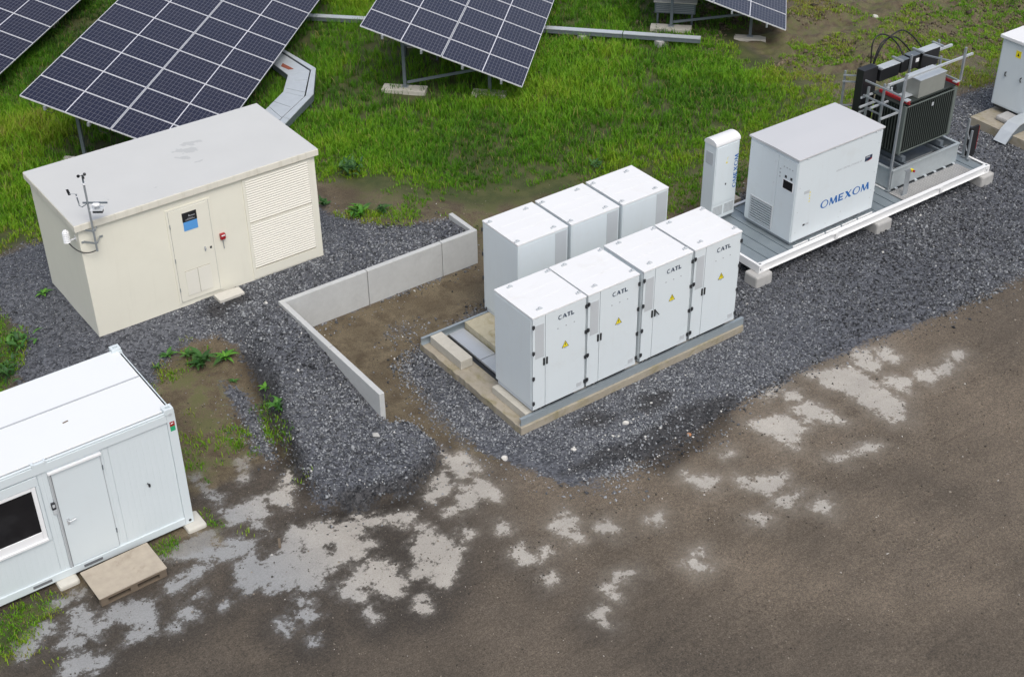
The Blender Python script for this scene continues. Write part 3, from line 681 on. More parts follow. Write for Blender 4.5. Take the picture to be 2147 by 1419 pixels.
    grv = b.mul(b.ramp(b.math('ADD', A('wet'), b.math('MULTIPLY', nm_, 0.8)), -0.2, 0.15, 0, 0.85), grv, (0.40, 0.37, 0.33))
    fgr = b.ramp(b.math('ADD', A('gravel'), b.math('ADD', b.math('MULTIPLY', nb, 0.8), b.math('MULTIPLY', nm_, 0.6))), -0.08, 0.06)
    fth = b.ramp(b.math('ADD', A('thin'), b.math('ADD', b.math('MULTIPLY', nb, 1.6), b.math('MULTIPLY', nm_, 1.0))), 0.10, 0.4, 0, 0.8)
    fgr = b.math('MAXIMUM', fgr, fth)
    col = b.mix(fgr, col, grv)
    hgt = b.math('ADD', b.math('MULTIPLY', n_grit, 0.8), b.math('MULTIPLY', n_fine, 0.8))
    hgt = b.math('ADD', hgt, b.math('MULTIPLY', b.math('MULTIPLY', fgr, b.math('SUBTRACT', 0.5, v.outputs['Distance'])), 1.6))
    b.bump(hgt, 0.55, 0.03)
    rough = b.mix(f_pale, (0.62,) * 3, (0.72,) * 3)
    me.materials.append(b.out(col, 0.72, 0, 0.35))
    ob = bpy.data.objects.new('ground', me); COL.objects.link(ob); ob['kind'] = 'structure'
    return ob
build_ground()
# ------------------------------------------------------------------ cream switchgear building
def building():
    x0, x1, y0, y1, z0, zt = -6.191, -0.663, 7.269, 10.023, 0.55, 3.607
    t = thing('switchgear_building', 'cream flat-roofed switchgear building with louvred wall and grey roof', 'building', (x0, y0, 0.8))
    box('wall', 'cream', t, x0, x1, y0, y1, z0, 3.44, 0.012)
    ov = 0.078
    rf = box('roof', 'cream_edge', t, x0 - ov, x1 + ov, y0 - ov, y1 + ov, 3.44, zt - 0.012, 0.012)
    box('roof_membrane', 'roof', rf, x0 - ov + 0.01, x1 + ov - 0.01, y0 - ov + 0.01, y1 + ov - 0.01, zt - 0.014, zt, 0.006)
    # louvred wall section
    fr = MB()
    fr.box(-2.47, -2.405, y0 - 0.02, y0 + 0.01, 0.86, 3.40).box(-0.845, -0.79, y0 - 0.02, y0 + 0.01, 0.86, 3.40)
    fr.box(-2.404, -0.846, y0 - 0.02, y0 + 0.01, 3.352, 3.40).box(-2.404, -0.846, y0 - 0.022, y0 + 0.01, 0.86, 1.095).box(-2.404, -0.846, y0 - 0.022, y0 + 0.01, 2.235, 2.285)
    lp = fr.build('louvre_panel', 'cream_metal', t)
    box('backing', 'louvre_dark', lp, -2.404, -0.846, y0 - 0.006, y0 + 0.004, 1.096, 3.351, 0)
    sl = MB().face([(0, 0, 0), (1.556, 0, 0), (1.556, -0.026, -0.034), (0, -0.026, -0.034)]).face([(0, -0.026, -0.034), (1.556, -0.026, -0.034), (1.556, -0.022, -0.038), (0, -0.022, -0.038)]).face([(0, -0.022, -0.038), (1.556, -0.022, -0.038), (1.556, 0.0, -0.006), (0, 0.0, -0.006)]).mesh('slat', 'louvre')
    L = world_loc(lp)
    for k in range(18): link('slat', sl, lp, (-2.403 - L.x, y0 - 0.005 - L.y, 3.352 - k * 0.0586 - L.z))
    for k in range(19): link('slat', sl, lp, (-2.403 - L.x, y0 - 0.005 - L.y, 2.236 - k * 0.0588 - L.z))
    # door
    dfr = MB().box(-4.30, -4.252, y0 - 0.016, y0 + 0.01, 0.90, 3.245).box(-3.308, -3.26, y0 - 0.016, y0 + 0.01, 0.90, 3.245).box(-4.251, -3.309, y0 - 0.016, y0 + 0.01, 3.205, 3.245)
    d = box('door', 'cream_metal', t, -4.243, -3.317, y0 - 0.024, y0 + 0.01, 0.925, 3.195, 0.004)
    dfr.build('door_frame', 'cream_metal', t)
    MB().box(-4.251, -4.244, y0 - 0.01, y0 + 0.01, 0.92, 3.204).box(-3.316, -3.309, y0 - 0.01, y0 + 0.01, 0.92, 3.204).box(-4.243, -3.317, y0 - 0.01, y0 + 0.01, 3.196, 3.204).build('door_gap', 'seam_pale', t)
    for a, bb in ((-4.08, -3.785), (-3.772, -3.477)):
        v = box('vent_panel', 'louvre', d, a, bb, y0 - 0.034, y0 - 0.0245, 1.045, 1.655, 0.003)
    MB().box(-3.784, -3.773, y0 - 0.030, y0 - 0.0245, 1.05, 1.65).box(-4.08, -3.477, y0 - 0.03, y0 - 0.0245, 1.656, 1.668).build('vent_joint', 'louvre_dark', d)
    for z in (1.25, 2.0, 2.85): MB().tube([(-4.249, y0 - 0.036, z - 0.05), (-4.249, y0 - 0.036, z + 0.05)], 0.010, 8).build('hinge', 'galv', d)
    MB().box(-3.548, -3.522, y0 - 0.034, y0 - 0.0245, 2.0, 2.12).box(-3.552, -3.518, y0 - 0.06, y0 - 0.034, 2.06, 2.085).build('door_handle', 'greyprint', d)
    box('lock', 'hinge', d, -3.42, -3.375, y0 - 0.034, y0 - 0.0245, 2.03, 2.08, 0.003)
    sg = box('door_sign', 'black', d, -3.945, -3.61, y0 - 0.031, y0 - 0.0245, 2.852, 3.072, 0)
    sg['label'] = 'black and light blue notice on the cream door'
    box('sign_lower_half', 'skyblue', sg, -3.94, -3.615, y0 - 0.0305, y0 - 0.0246, 2.635, 2.8515, 0)
    mk = MB()
    for (a, bb, z, h) in ((-3.80, -3.65, 2.965, 0.016), (-3.88, -3.66, 2.89, 0.010), (-3.84, -3.70, 2.915, 0.008)): mk.box(a, bb, y0 - 0.0325, y0 - 0.0312, z, z + h)
    mk.face([(-3.80, y0 - 0.033, 2.985), (-3.77, y0 - 0.033, 2.985), (-3.785, y0 - 0.033, 3.015)])
    mk.build('sign_print', 'greyprint', sg)
    # step
    s = thing('concrete_step', 'pale concrete step slab lying in the gravel below the cream door', 'step', (-3.23, 6.98, 0.84))
    MB().prism([(-3.54, 6.84), (-2.93, 6.84), (-2.93, 7.13), (-3.54, 7.17)], 'z', 0.80, 0.91).build('slab', 'conc_step', s, 0.015)
    # red switch
    r = thing('emergency_switch', 'small red emergency switch box on the wall beside the cream door', 'switch', (-3.09, y0, 2.22))
    box('housing', 'red', r, -3.155, -3.035, y0 - 0.075, y0 - 0.001, 2.155, 2.295, 0.012)
    box('label_plate', 'upvc', r, -3.135, -3.055, y0 - 0.079, y0 - 0.0755, 2.245, 2.275, 0)
    MB().tube([(-3.095, y0 - 0.0785, 2.20), (-3.095, y0 - 0.092, 2.20)], 0.022, 10).build('push_button', 'red', r)
    MB().tube([(-3.09, y0 - 0.012, 2.155), (-3.09, y0 - 0.012, 2.06), (-3.083, y0 - 0.012, 1.90)], 0.009, 6).build('cable', 'galv', r)
building()

def weather_station():
    mx, my = -5.915, 7.10
    t = thing('weather_station', 'weather mast with anemometer, wind vane and white sun sensor on the building corner', 'weather station', (mx, my, 2.94))
    MB().tube([(mx, my, 2.944), (mx, my, 4.52)], 0.022, 10).build('mast', 'galv', t)
    MB().tube([(mx, my, 4.50), (mx, my, 4.535)], 0.04, 12).build('collar', 'upvc', t)
    a = MB().tube([(mx, my, 4.53), (mx, my, 4.66)], 0.018, 8).build('anemometer_stem', 'galv_dull', t)
    cup = MB()
    for k in range(3):
        an = R(20 + 120 * k); e = Vector((math.cos(an), math.sin(an), 0))
        p = Vector((mx, my, 4.69)); cup.tube([p, p + e * 0.06], 0.006, 6)
        q = p + e * 0.075; tn = Vector((-e.y, e.x, 0))
        cup.tube([q - tn * 0.02, q, q + tn * 0.026], [0.012, 0.03, 0.033], 10)
    cup.tube([(mx, my, 4.66), (mx, my, 4.71)], 0.014, 8)
    cup.build('anemometer_cups', 'black', a)
    rr = Vector((0.809, -0.588, 0))                        # the cross arm's run
    c = Vector((mx, my, 4.08))
    MB().bar(c - rr * 0.10, c + rr * 0.40, 0.03, 0.03).build('cross_arm', 'galv_dull', t)
    v0 = c - rr * 0.18
    v = MB().tube([v0, v0 + Vector((-0.02, 0, 0.2))], 0.014, 8).tube([v0, v0 + Vector((0, 0, -0.06)), v0 + rr * 0.05 + Vector((0, 0, -0.10)), c + Vector((-0.02, 0, -0.02)), c - rr * 0.08], 0.010, 6).build('wind_vane_stem', 'galv_dull', t)
    w0 = v0 + Vector((-0.02, 0, 0.205))
    MB().tube([w0 + rr * 0.03, w0 - rr * 0.13 + Vector((0, 0, 0.01))], 0.006, 6).build('vane_arm', 'galv', v)
    f0 = w0 - rr * 0.13
    MB().bar(f0 + Vector((0, 0, -0.02)), f0 - rr * 0.03 + Vector((0, 0, 0.11)), 0.055, 0.006, up=(0.588, 0.809, 0)).build('vane_fin', 'black', v)
    MB().tube([v0 + Vector((-0.02, 0, 0.14)), v0 + Vector((-0.02, 0, 0.165))], 0.02, 8).build('vane_collar', 'upvc', v)
    p0 = c + rr * 0.17
    MB().bar(c + rr * 0.04 + Vector((0, 0, -0.13)), c + rr * 0.30 + Vector((0, 0, -0.13)), 0.22, 0.008).build('sensor_plate', 'acrylic', t)
    s = MB().tube([p0 + Vector((0, 0, -0.125)), p0 + Vector((0, 0, -0.06)), p0 + Vector((0, 0, -0.055))], [0.05, 0.035, 0.035], 14).build('sun_sensor', 'greyprint', t)
    MB().tube([p0 + Vector((0, 0, -0.05)), p0 + Vector((0, 0, -0.02)), p0 + Vector((0, 0, 0.005))], [0.085, 0.09, 0.05], 20).build('sun_sensor_cap', 'upvc', s)
    MB().bar(c + rr * 0.08 + Vector((0, 0, -0.19)), c + rr * 0.28 + Vector((0, 0, -0.19)), 0.10, 0.05).build('sensor_bracket', 'hinge', t)
    for z in (3.44, 3.15):
        b = MB()
        b.bar((mx - 0.03, my - 0.02, z), (mx - 0.18, 7.262, z + 0.0), 0.012, 0.045).bar((mx + 0.03, my - 0.02, z), (mx + 0.16, 7.262, z), 0.012, 0.045).bar((mx - 0.04, my - 0.028, z), (mx + 0.04, my - 0.028, z), 0.012, 0.045)
        b.bar((mx - 0.24, 7.262, z), (mx - 0.17, 7.262, z), 0.012, 0.045).bar((mx + 0.15, 7.262, z), (mx + 0.22, 7.262, z), 0.012, 0.045)
        b.build('wall_bracket', 'galv', t)
    sx, sy = -6.38, 7.47
    sh = MB().tube([(sx, sy, 3.13), (sx, sy, 3.40)], 0.03, 8)
    for k in range(6): sh.tube([(sx, sy, 3.15 + k * 0.043), (sx, sy, 3.175 + k * 0.043)], [0.075, 0.062], 16)
    sh.tube([(sx, sy, 3.40), (sx, sy, 3.425)], [0.055, 0.03], 16)
    shd = sh.build('radiation_shield', 'upvc', t)
    MB().bar((sx + 0.04, sy, 3.16), (-6.19, sy + 0.01, 3.17), 0.03, 0.02).box(-6.2, -6.185, sy - 0.04, sy + 0.06, 3.12, 3.22).build('shield_arm', 'upvc', shd)
    pts = []
    A = Vector((sx + 0.02, sy, 3.13)); B = Vector((-6.24, 7.22, 2.93)); Cc = Vector((mx - 0.02, my + 0.01, 2.96))
    for i in range(13):
        q = i / 12; pts.append(A * (1 - q) ** 2 + (B + Vector((0, 0, -0.1))) * 2 * q * (1 - q) + Cc * q * q)
    MB().tube(pts, 0.012, 8).build('sensor_cable', 'rubber', t)
weather_station()

# ------------------------------------------------------------------ precast retaining wall
def retaining_wall():
    t = thing('retaining_wall', 'grey precast concrete retaining wall turning corners around the brown soil', 'wall', (-2.5, 5.87, 0))
    for (a, b) in ((-2.57, -0.36), (-0.345, 1.675), (1.69, 2.69)): box('wall_panel', 'conc_wall', t, a, b, 5.81, 5.935, -0.2, 1.0, 0.012)
    for (a, b) in ((3.745, 5.80), (1.69, 3.73)): box('wall_panel', 'conc_wall', t, -2.57, -2.45, a, b, -0.2, 1.0, 0.012)
    box('wall_panel', 'conc_wall', t, 2.575, 2.688, 5.945, 6.86, -0.2, 1.0, 0.012)
retaining_wall()

# ------------------------------------------------------------------ battery plinth and cabinets
def channel(mb, axis, a, b, c0, z0, z1, fl, th=0.012, flip=1):
    """C channel: web at c0, flanges reaching flip*fl"""
    if axis == 'x':
        s = sorted((c0, c0 + flip * th)); w = sorted((c0 + flip * th, c0 + flip * fl))
        mb.box(a, b, s[0], s[1], z0, z1).box(a, b, w[0], w[1], z1 - th, z1).box(a, b, w[0], w[1], z0, z0 + th)
    else:
        s = sorted((c0, c0 + flip * th)); w = sorted((c0 + flip * th, c0 + flip * fl))
        mb.box(s[0], s[1], a, b, z0, z1).box(w[0], w[1], a, b, z1 - th, z1).box(w[0], w[1], a, b, z0, z0 + th)
    return mb
def foundation():
    t = thing('battery_foundation', 'long stained concrete slab under the battery cabinets with grey steel edge channels', 'foundation', (2.77, 1.84, 0))
    # slab with a slightly chipped edge
    mb = MB(); n = 40
    def edge(i, a, b): return a + (b - a) * i / n
    ring = []
    rr = random.Random(4)
    for i in range(n): ring.append((edge(i, -0.32, 5.86), -0.04 + rr.uniform(-0.012, 0.006)))
    for i in range(n): ring.append((5.86 + rr.uniform(-0.012, 0.01), edge(i, -0.04, 3.72)))
    for i in range(n): ring.append((edge(i, 5.86, -0.32), 3.72 + rr.uniform(-0.01, 0.01)))
    for i in range(n): ring.append((-0.33 + rr.uniform(-0.012, 0.016), edge(i, 3.72, -0.04)))
    mb.prism(ring, 'z', -0.15, 0.175).build('slab', 'conc_slab', t, 0.01)
    channel(MB(), 'x', -0.29, 5.88, 0.0, 0.178, 0.35, 0.07, 0.012, 1).build('edge_channel', 'beam', t)
    channel(MB(), 'x', -0.34, 5.88, 3.66, 0.178, 0.36, 0.06, 0.012, -1).build('edge_channel', 'beam', t)
    MB().box(0.22, 0.76, 1.30, 3.58, 0.176, 0.181).build('trench_opening', 'black', t)
    for (a, b, w) in ((2.335, 3.55, 0.40), (1.35, 2.315, 0.40)): box('trench_cover', 'alu', t, 0.325, 0.325 + w, a, b, 0.19, 0.245, 0.006)
    lab = {0: 'short pale concrete beam on the empty slot at the slab corner', }
    k = 0
    for row, (ya, yb, zt) in enumerate(((0.10, 1.275, 0.352), (2.335, 3.54, 0.40))):
        for (xa, xb) in ((-0.11, 0.30), (0.95, 1.75), (2.35, 3.2), (3.8, 4.6), (5.2, 5.66)) if row == 0 else ((-0.17, 0.13), (0.745, 2.0), (2.2, 3.4), (3.6, 4.8), (5.2, 5.66)):
            if row == 1 and xa == -0.17:
                p = MB().prism([(xa, ya), (xb, ya), (xb, yb), (xa, yb)], 'z', 0.18, zt).build('concrete_beam', 'conc_block', None, 0.012)
                p.location = (0, 0, 0); tag(p, 'short pale concrete beam lying on the empty back corner of the slab', 'beam')
            else: box('plinth', 'conc_mossy' if xa in (0.745,) else 'conc_block', t, xa, xb, ya, yb, 0.178, zt, 0.01)
foundation()

CAB_Z = 0.432
def cabinet():
    t = thing('battery_cabinet', '', 'battery cabinet', (0, 0, 0))
    box('body', 'white', t, -0.665, 0.665, -0.61, 0.645, 0.07, 2.235, 0.006, local=True)
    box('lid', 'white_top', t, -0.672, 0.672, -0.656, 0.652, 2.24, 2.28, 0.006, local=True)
    for a in (-0.64, 0.42): MB().box(a, a + 0.22, -0.58, 0.60, -0.03, 0.07).build('base_rail', 'side_grey', t, local=True)
    box('side_panel', 'white', t, -0.671, -0.6655, -0.585, 0.62, 0.10, 2.20, 0.003, local=True)
    box('side_panel', 'white', t, 0.6655, 0.671, -0.585, 0.62, 0.10, 2.20, 0.003, local=True)
    box('rear_panel', 'white', t, -0.30, 0.63, 0.6455, 0.651, 0.10, 2.20, 0.003, local=True)
    rv = box('rear_vent', 'vent', t, -0.635, -0.325, 0.6455, 0.650, 0.75, 2.205, 0.002, local=True)
    box('rear_lower_panel', 'white', t, -0.635, -0.325, 0.6455, 0.651, 0.10, 0.735, 0.003, local=True)
    box('door_gap', 'seam', t, -0.655, 0.655, -0.618, -0.609, 0.02, 2.235, 0, local=True)
    nd = box('narrow_door', 'white', t, -0.66, -0.358, -0.65, -0.62, 0.015, 2.23, 0.005, local=True)
    wd = box('wide_door', 'white', t, -0.346, 0.66, -0.65, -0.62, 0.015, 2.23, 0.005, local=True)
    box('vent', 'vent', nd, -0.607, -0.39, -0.655, -0.6505, 1.267, 2.067, 0.002, local=True)
    box('door_handle', 'black', nd, -0.412, -0.376, -0.672, -0.6505, 1.055, 1.225, 0.005, local=True)
    box('door_handle', 'black', wd, -0.336, -0.300, -0.672, -0.6505, 1.055, 1.225, 0.005, local=True)
    for z in (2.062, 1.44, 0.82, 0.20):
        MB().box(-0.677, -0.632, -0.680, -0.651, z - 0.035, z + 0.035).tube([(-0.668, -0.672, z - 0.045), (-0.668, -0.672, z + 0.045)], 0.015, 8).build('hinge', 'hinge', nd, local=True)
    for z in (2.04, 1.424, 0.805, 0.19):
        MB().box(0.635, 0.677, -0.680, -0.651, z - 0.035, z + 0.035).tube([(0.668, -0.672, z - 0.045), (0.668, -0.672, z + 0.045)], 0.015, 8).build('hinge', 'hinge', wd, local=True)
    lettering('maker_lettering', 'CATL', 'navy', wd, (-0.04, -0.653, 1.985), (1, 0, 0), (0, 0, 1), 0.40, 0.10, 0.10, local=True)
    for x in (-0.046, 0.162, 0.365):
        MB().tube([(x, -0.6502, 1.79), (x, -0.658, 1.79)], 0.013, 10).build('indicator_lamp', 'greyprint', wd, local=True)
    ws = MB().face([(0.058, -0.6525, 1.262), (0.238, -0.6525, 1.262), (0.148, -0.6525, 1.425)]).build('warning_sign', 'black', wd, local=True)
    MB().face([(0.076, -0.6535, 1.273), (0.220, -0.6535, 1.273), (0.148, -0.6535, 1.404)]).build('sign_field', 'yellow', ws, local=True)
    MB().face([(0.150, -0.6545, 1.375), (0.162, -0.6545, 1.375), (0.152, -0.6545, 1.335), (0.166, -0.6545, 1.335), (0.140, -0.6545, 1.283), (0.146, -0.6545, 1.320), (0.132, -0.6545, 1.320)]).build('sign_bolt', 'black', ws, local=True)
    MB().face([(0.115, -0.6525, 1.235), (0.181, -0.6525, 1.235), (0.181, -0.6525, 1.248), (0.115, -0.6525, 1.248)]).build('sign_caption', 'greyprint', ws, local=True)
    MB().box(0.455, 0.585, -0.6545, -0.6505, 0.125, 0.215).box(0.37, 0.60, -0.655, -0.6505, 0.105, 0.112).build('rating_plate', 'vent', wd, local=True)
    for (a, b) in ((-0.20, 0.39), (-0.64, -0.60), (-0.53, -0.49), (-0.42, -0.34)): MB().box(a, b, -0.653, -0.60, -0.012, 0.011).build('fork_slot', 'black', t, local=True)
    for (x, y) in ((-0.37, 0.52), (0.60, 0.53), (0.60, -0.48), (-0.37, -0.47)):
        lg = MB().box(x - 0.065, x + 0.065, y - 0.026, y + 0.026, 2.281, 2.300).box(x - 0.022, x + 0.022, y - 0.022, y + 0.022, 2.3, 2.33).build('lifting_lug', 'vent', t, 0.004, local=True)
    bm = MB()
    for y in (-0.16, 0.17): bm.box(-0.655, 0.655, y - 0.004, y + 0.004, 2.2805, 2.2835)
    bm.build('lid_fold', 'white_top', t, local=True)
    return t
cab0 = cabinet()
CABS = [(0.67, 0.65, 0, 'white battery cabinet at the near left end of the front row, beside the bare slab'),
        (2.05, 0.65, 0, 'white battery cabinet second from the bare slab end in the front row'),
        (3.50, 0.65, 0, 'white front-row battery cabinet whose right black door handle sticks out'),
        (4.90, 0.65, 0, 'white battery cabinet at the right end of the front row, nearest the inverter platform'),
        (2.055, 3.03, math.pi, 'white battery cabinet at the left end of the back row, nearest the retaining wall'),
        (3.48, 3.03, math.pi, 'white battery cabinet in the middle of the three in the back row'),
        (4.91, 3.03, math.pi, 'white battery cabinet at the far right end of the back row')]
cabs = [cab0] + [copy_tree(cab0) for _ in CABS[1:]]
for o, (x, y, rz, lab) in zip(cabs, CABS):
    o.location = (x, y, CAB_Z); o.rotation_euler = (0, 0, rz)
    tag(o, lab, 'battery cabinet', 'battery cabinets on the concrete slab')
# the third front cabinet has one handle swung out
wd3 = [c for c in cabs[2].children if c.name.startswith('wide_door')][0]
MB().bar((-0.318, -0.668, 1.215), (-0.235, -0.70, 1.09), 0.03, 0.02).build('handle_lever', 'black', wd3, local=True)

# ------------------------------------------------------------------ inverter platform
SK = (7.5, 15.8, 1.22, 3.70)
def skid():
    x0, x1, y0, y1 = SK
    t = thing('equipment_skid', 'long white steel platform frame with grey chequer-plate deck on concrete blocks', 'platform', (x0, y0, 0.3))
    channel(MB(), 'x', x0, x1, y0, 0.30, 0.50, 0.08, 0.014, 1).build('side_rail', 'skid', t)
    channel(MB(), 'x', x0, x1, y1, 0.30, 0.50, 0.08, 0.014, -1).build('side_rail', 'skid', t)
    MB().box(x0, x1, y0 - 0.035, y0 - 0.001, 0.486, 0.502).box(x0, x1, y0 - 0.035, y0 - 0.001, 0.298, 0.314).build('rail_flange', 'skid', t)
    channel(MB(), 'y', y0 + 0.082, y1 - 0.082, x0, 0.302, 0.498, 0.07, 0.014, 1).build('end_rail', 'skid', t)
    channel(MB(), 'y', y0 + 0.082, y1 - 0.082, x1, 0.302, 0.498, 0.07, 0.014, -1).build('end_rail', 'skid', t)
    for (x, s) in ((x0, 1), (x1, -1)):
        for y in (y0 - 0.04, y1 - 0.10):
            a, b = sorted((x - 0.01 * s, x + 0.15 * s))
            cc = box('corner_casting', 'skid', t, a, b, y, y + 0.14, 0.29, 0.507, 0.008)
            MB().box((a + b) / 2 - 0.03, (a + b) / 2 + 0.03, y + 0.045, y + 0.095, 0.5072, 0.5082).box((a + b) / 2 - 0.05, (a + b) / 2 - 0.02, y - 0.0012, y - 0.0002, 0.37, 0.42).build('casting_hole', 'galv_dull', cc)
    n = 24; w = (x1 - x0 - 0.18) / n
    pm = MB().box(0.004, w - 0.004, y0 + 0.085 - y0, y1 - 0.085 - y0, 0, 0.014).box(0, 0.022, 0.085, y1 - 0.085 - y0, 0.0142, 0.030).mesh('deck_plank', 'checker')
    for k in range(n): link('deck_plank', pm, t, (0.09 + k * w, 0, 0.145))
    for x in (10.08, 13.9):
        MB().prism([(x - 0.16, 0.486), (x + 0.06, 0.486), (x + 0.06, 0.33), (x, 0.315), (x - 0.03, 0.33), (x - 0.03, 0.46), (x - 0.16, 0.47)], 'y', y0 - 0.04, y0 - 0.030).build('gusset', 'skid', t)
    tp = MB().box(12.60, 15.22, 1.33, 1.79, 0.476, 0.482).build('tread_plate', 'tread', t)
    MB().box(12.62, 12.66, 1.95, 2.9, 0.476, 0.50).build('toe_strip', 'skid', t)
    g = MB()
    for k in range(5): g.box(8.75 + k * 0.56, 8.75 + k * 0.56 + 0.50, 1.335, 1.36, 0.477, 0.515)
    g.build('toe_angle', 'skid', t)
skid()
for (x, y, w, lab) in ((7.33, 1.06, 0.52, 'rounded concrete block under the near left corner of the white platform'), (11.44, 1.06, 0.54, 'concrete block under the middle of the white platform edge'),
                       (15.45, 1.08, 0.48, 'concrete block under the far right corner of the white platform'), (7.36, 3.35, 0.5, 'concrete block under the back left corner of the platform')):
    o = MB().box(x, x + w, y, y + 0.44, -0.05, 0.288).build('concrete_block', 'conc_grey', None, 0.05)
    tag(o, lab, 'block', 'concrete blocks under the platform')

def inverter():
    x0, x1, y0, y1, z0, zt = 8.745, 11.565, 1.452, 3.03, 0.555, 2.725
    t = thing('inverter_cabinet', 'big white inverter cabinet with blue lettering and a lilac-grey flat lid', 'inverter', (10.15, 2.24, 0.475))
    MB().box(x0 + 0.03, x1 - 0.05, y0 + 0.04, y1 - 0.03, 0.477, 0.56).build('base', 'galv', t)
    MB().box(x0 + 0.25, x1 - 0.4, y0 + 0.036, y0 + 0.0385, 0.49, 0.545).build('base_shade', 'seam', t)  # dark sheet standing in for shade under the cabinet body
    box('body', 'white', t, x0, x1, y0, y1, z0, zt, 0.008)
    rf = MB()
    ym = (1.42 + 3.068) / 2
    rf.prism([(1.418, 2.745), (3.068, 2.745), (3.068, 2.79), (ym, 2.805), (1.418, 2.79)], 'x', 8.705, 11.605).build('lid', 'lidgrey', t, 0.006)
    MB().box(x0 + 0.01, x1 - 0.01, y0 + 0.01, y1 - 0.01, 2.724, 2.746).build('lid_gap', 'seam_pale', t)
    for x in (9.0, 9.9, 10.8, 11.3): box('lid_bracket', 'white', t, x, x + 0.07, y0 - 0.028, y0 - 0.001, 2.715, 2.744, 0)
    fp = box('front_panel', 'white', t, x0 + 0.01, x1 - 0.008, y0 - 0.012, y0 - 0.0005, z0 + 0.01, zt - 0.012, 0.004)
    lettering('maker_lettering', 'OMEXOM', 'blue', fp, (9.65, y0 - 0.0135, 1.175), (1, 0, 0), (0, 0, 1), 1.68, 0.20, 0.13)
    font_text('model_lettering', 'SUNNY CENTRAL STORAGE UP', 'greyprint', fp, (10.06, y0 - 0.0135, 2.045), (1, 0, 0), (0, 0, 1), 0.87, 0.048)
    lg = MB().face([(11.04, y0 - 0.0135, 2.00), (11.29, y0 - 0.0135, 2.02), (11.29, y0 - 0.0135, 2.145), (11.04, y0 - 0.0135, 2.145)]).build('maker_logo', 'navy', fp)
    MB().face([(11.04, y0 - 0.0145, 1.985), (11.12, y0 - 0.0145, 1.99), (11.29, y0 - 0.0145, 2.065), (11.29, y0 - 0.0145, 2.02), (11.12, y0 - 0.0145, 1.985)]).build('logo_swoosh', 'red', lg)
    font_text('logo_lettering', 'SMA', 'upvc', lg, (11.08, y0 - 0.0148, 2.085), (1, 0, 0), (0, 0, 1), 0.14, 0.045)
    st = MB()
    for z in (1.52, 1.60, 1.68, 1.76): st.face([(9.20, y0 - 0.0135, z), (9.25, y0 - 0.0135, z), (9.225, y0 - 0.0135, z + 0.05)])
    st.build('warning_stickers', 'yellow', fp)
    MB().box(9.10, 9.17, y0 - 0.0145, y0 - 0.0122, 0.90, 0.95).build('info_plate', 'black', fp)
    MB().box(9.18, 9.30, y0 - 0.0142, y0 - 0.0122, 0.90, 0.95).build('info_sticker', 'vent', fp); MB().box(9.02, 9.2, y0 - 0.0142, y0 - 0.0122, 1.78, 1.86).build('info_sticker', 'vent', fp)
    for (x, z) in ((8.86, 2.0), (8.86, 1.35), (8.86, 0.80), (11.46, 2.4), (11.46, 1.6), (11.42, 1.12), (10.4, 0.86), (10.35, 0.72), (9.9, 0.70), (11.42, 0.9)):
        MB().tube([(x, y0 - 0.012, z), (x, y0 - 0.018, z)], 0.012, 8).build('bolt', 'vent', fp)
    # left end
    for (a, b) in ((2.085, 3.015), (1.475, 2.07)): box('door_panel', 'white', t, x0 - 0.014, x0 - 0.0005, a, b, z0 + 0.015, 2.66, 0.004)
    fr = MB().box(x0 - 0.03, x0 - 0.0145, 2.10, 2.13, 0.62, 1.27).box(x0 - 0.03, x0 - 0.0145, 2.82, 2.85, 0.62, 1.27).box(x0 - 0.03, x0 - 0.0145, 2.131, 2.819, 1.24, 1.27).box(x0 - 0.03, x0 - 0.0145, 2.131, 2.819, 0.62, 0.65)
    vg = fr.build('air_grille', 'vent', t)
    MB().box(x0 - 0.0165, x0 - 0.0146, 2.131, 2.819, 0.651, 1.239).build('grille_backing', 'seam', vg)
    sm = MB().prism([(0, 0), (0.03, -0.062), (0.034, -0.058), (0.006, 0.0)], 'y', 2.132, 2.818).mesh('slat', 'white')
    for k in range(9):
        o = link('slat', sm, vg, (0, 0, 0)); o.location = Vector((x0 - 0.02 - 0.03, 0, 1.236 - k * 0.065)) - world_loc(vg)
        o.location.y = -world_loc(vg).y
    dp = MB().box(x0 - 0.018, x0 - 0.0142, 1.53, 1.89, 1.865, 2.13).build('display_surround', 'upvc', t)
    MB().box(x0 - 0.021, x0 - 0.0182, 1.56, 1.862, 1.888, 2.11).build('display', 'screen', dp)
    for (y, z) in ((1.80, 2.20), (1.62, 2.20)): box('push_button', 'black', t, x0 - 0.022, x0 - 0.0142, y - 0.03, y + 0.03, z - 0.03, z + 0.035, 0.003)
    for k in range(4): box('indicator_lamp', 'greyprint', t, x0 - 0.02, x0 - 0.0142, 1.88 - k * 0.09 - 0.016, 1.88 - k * 0.09 + 0.016, 2.42, 2.45, 0.002)
    for k in range(3): box('key_switch', 'greyprint', t, x0 - 0.022, x0 - 0.0142, 1.97, 2.01, 2.12 + k * 0.10, 2.15 + k * 0.10, 0.002)
    for (y, z) in ((2.16, 2.45), (2.16, 1.9), (2.16, 1.4), (2.95, 1.9), (2.95, 2.5)): MB().tube([(x0 - 0.014, y, z), (x0 - 0.02, y, z)], 0.011, 8).build('bolt', 'vent', t)
    box('cable_lug', 'upvc', t, 11.567, 11.66, 1.50, 1.58, 0.98, 1.0, 0)
inverter()

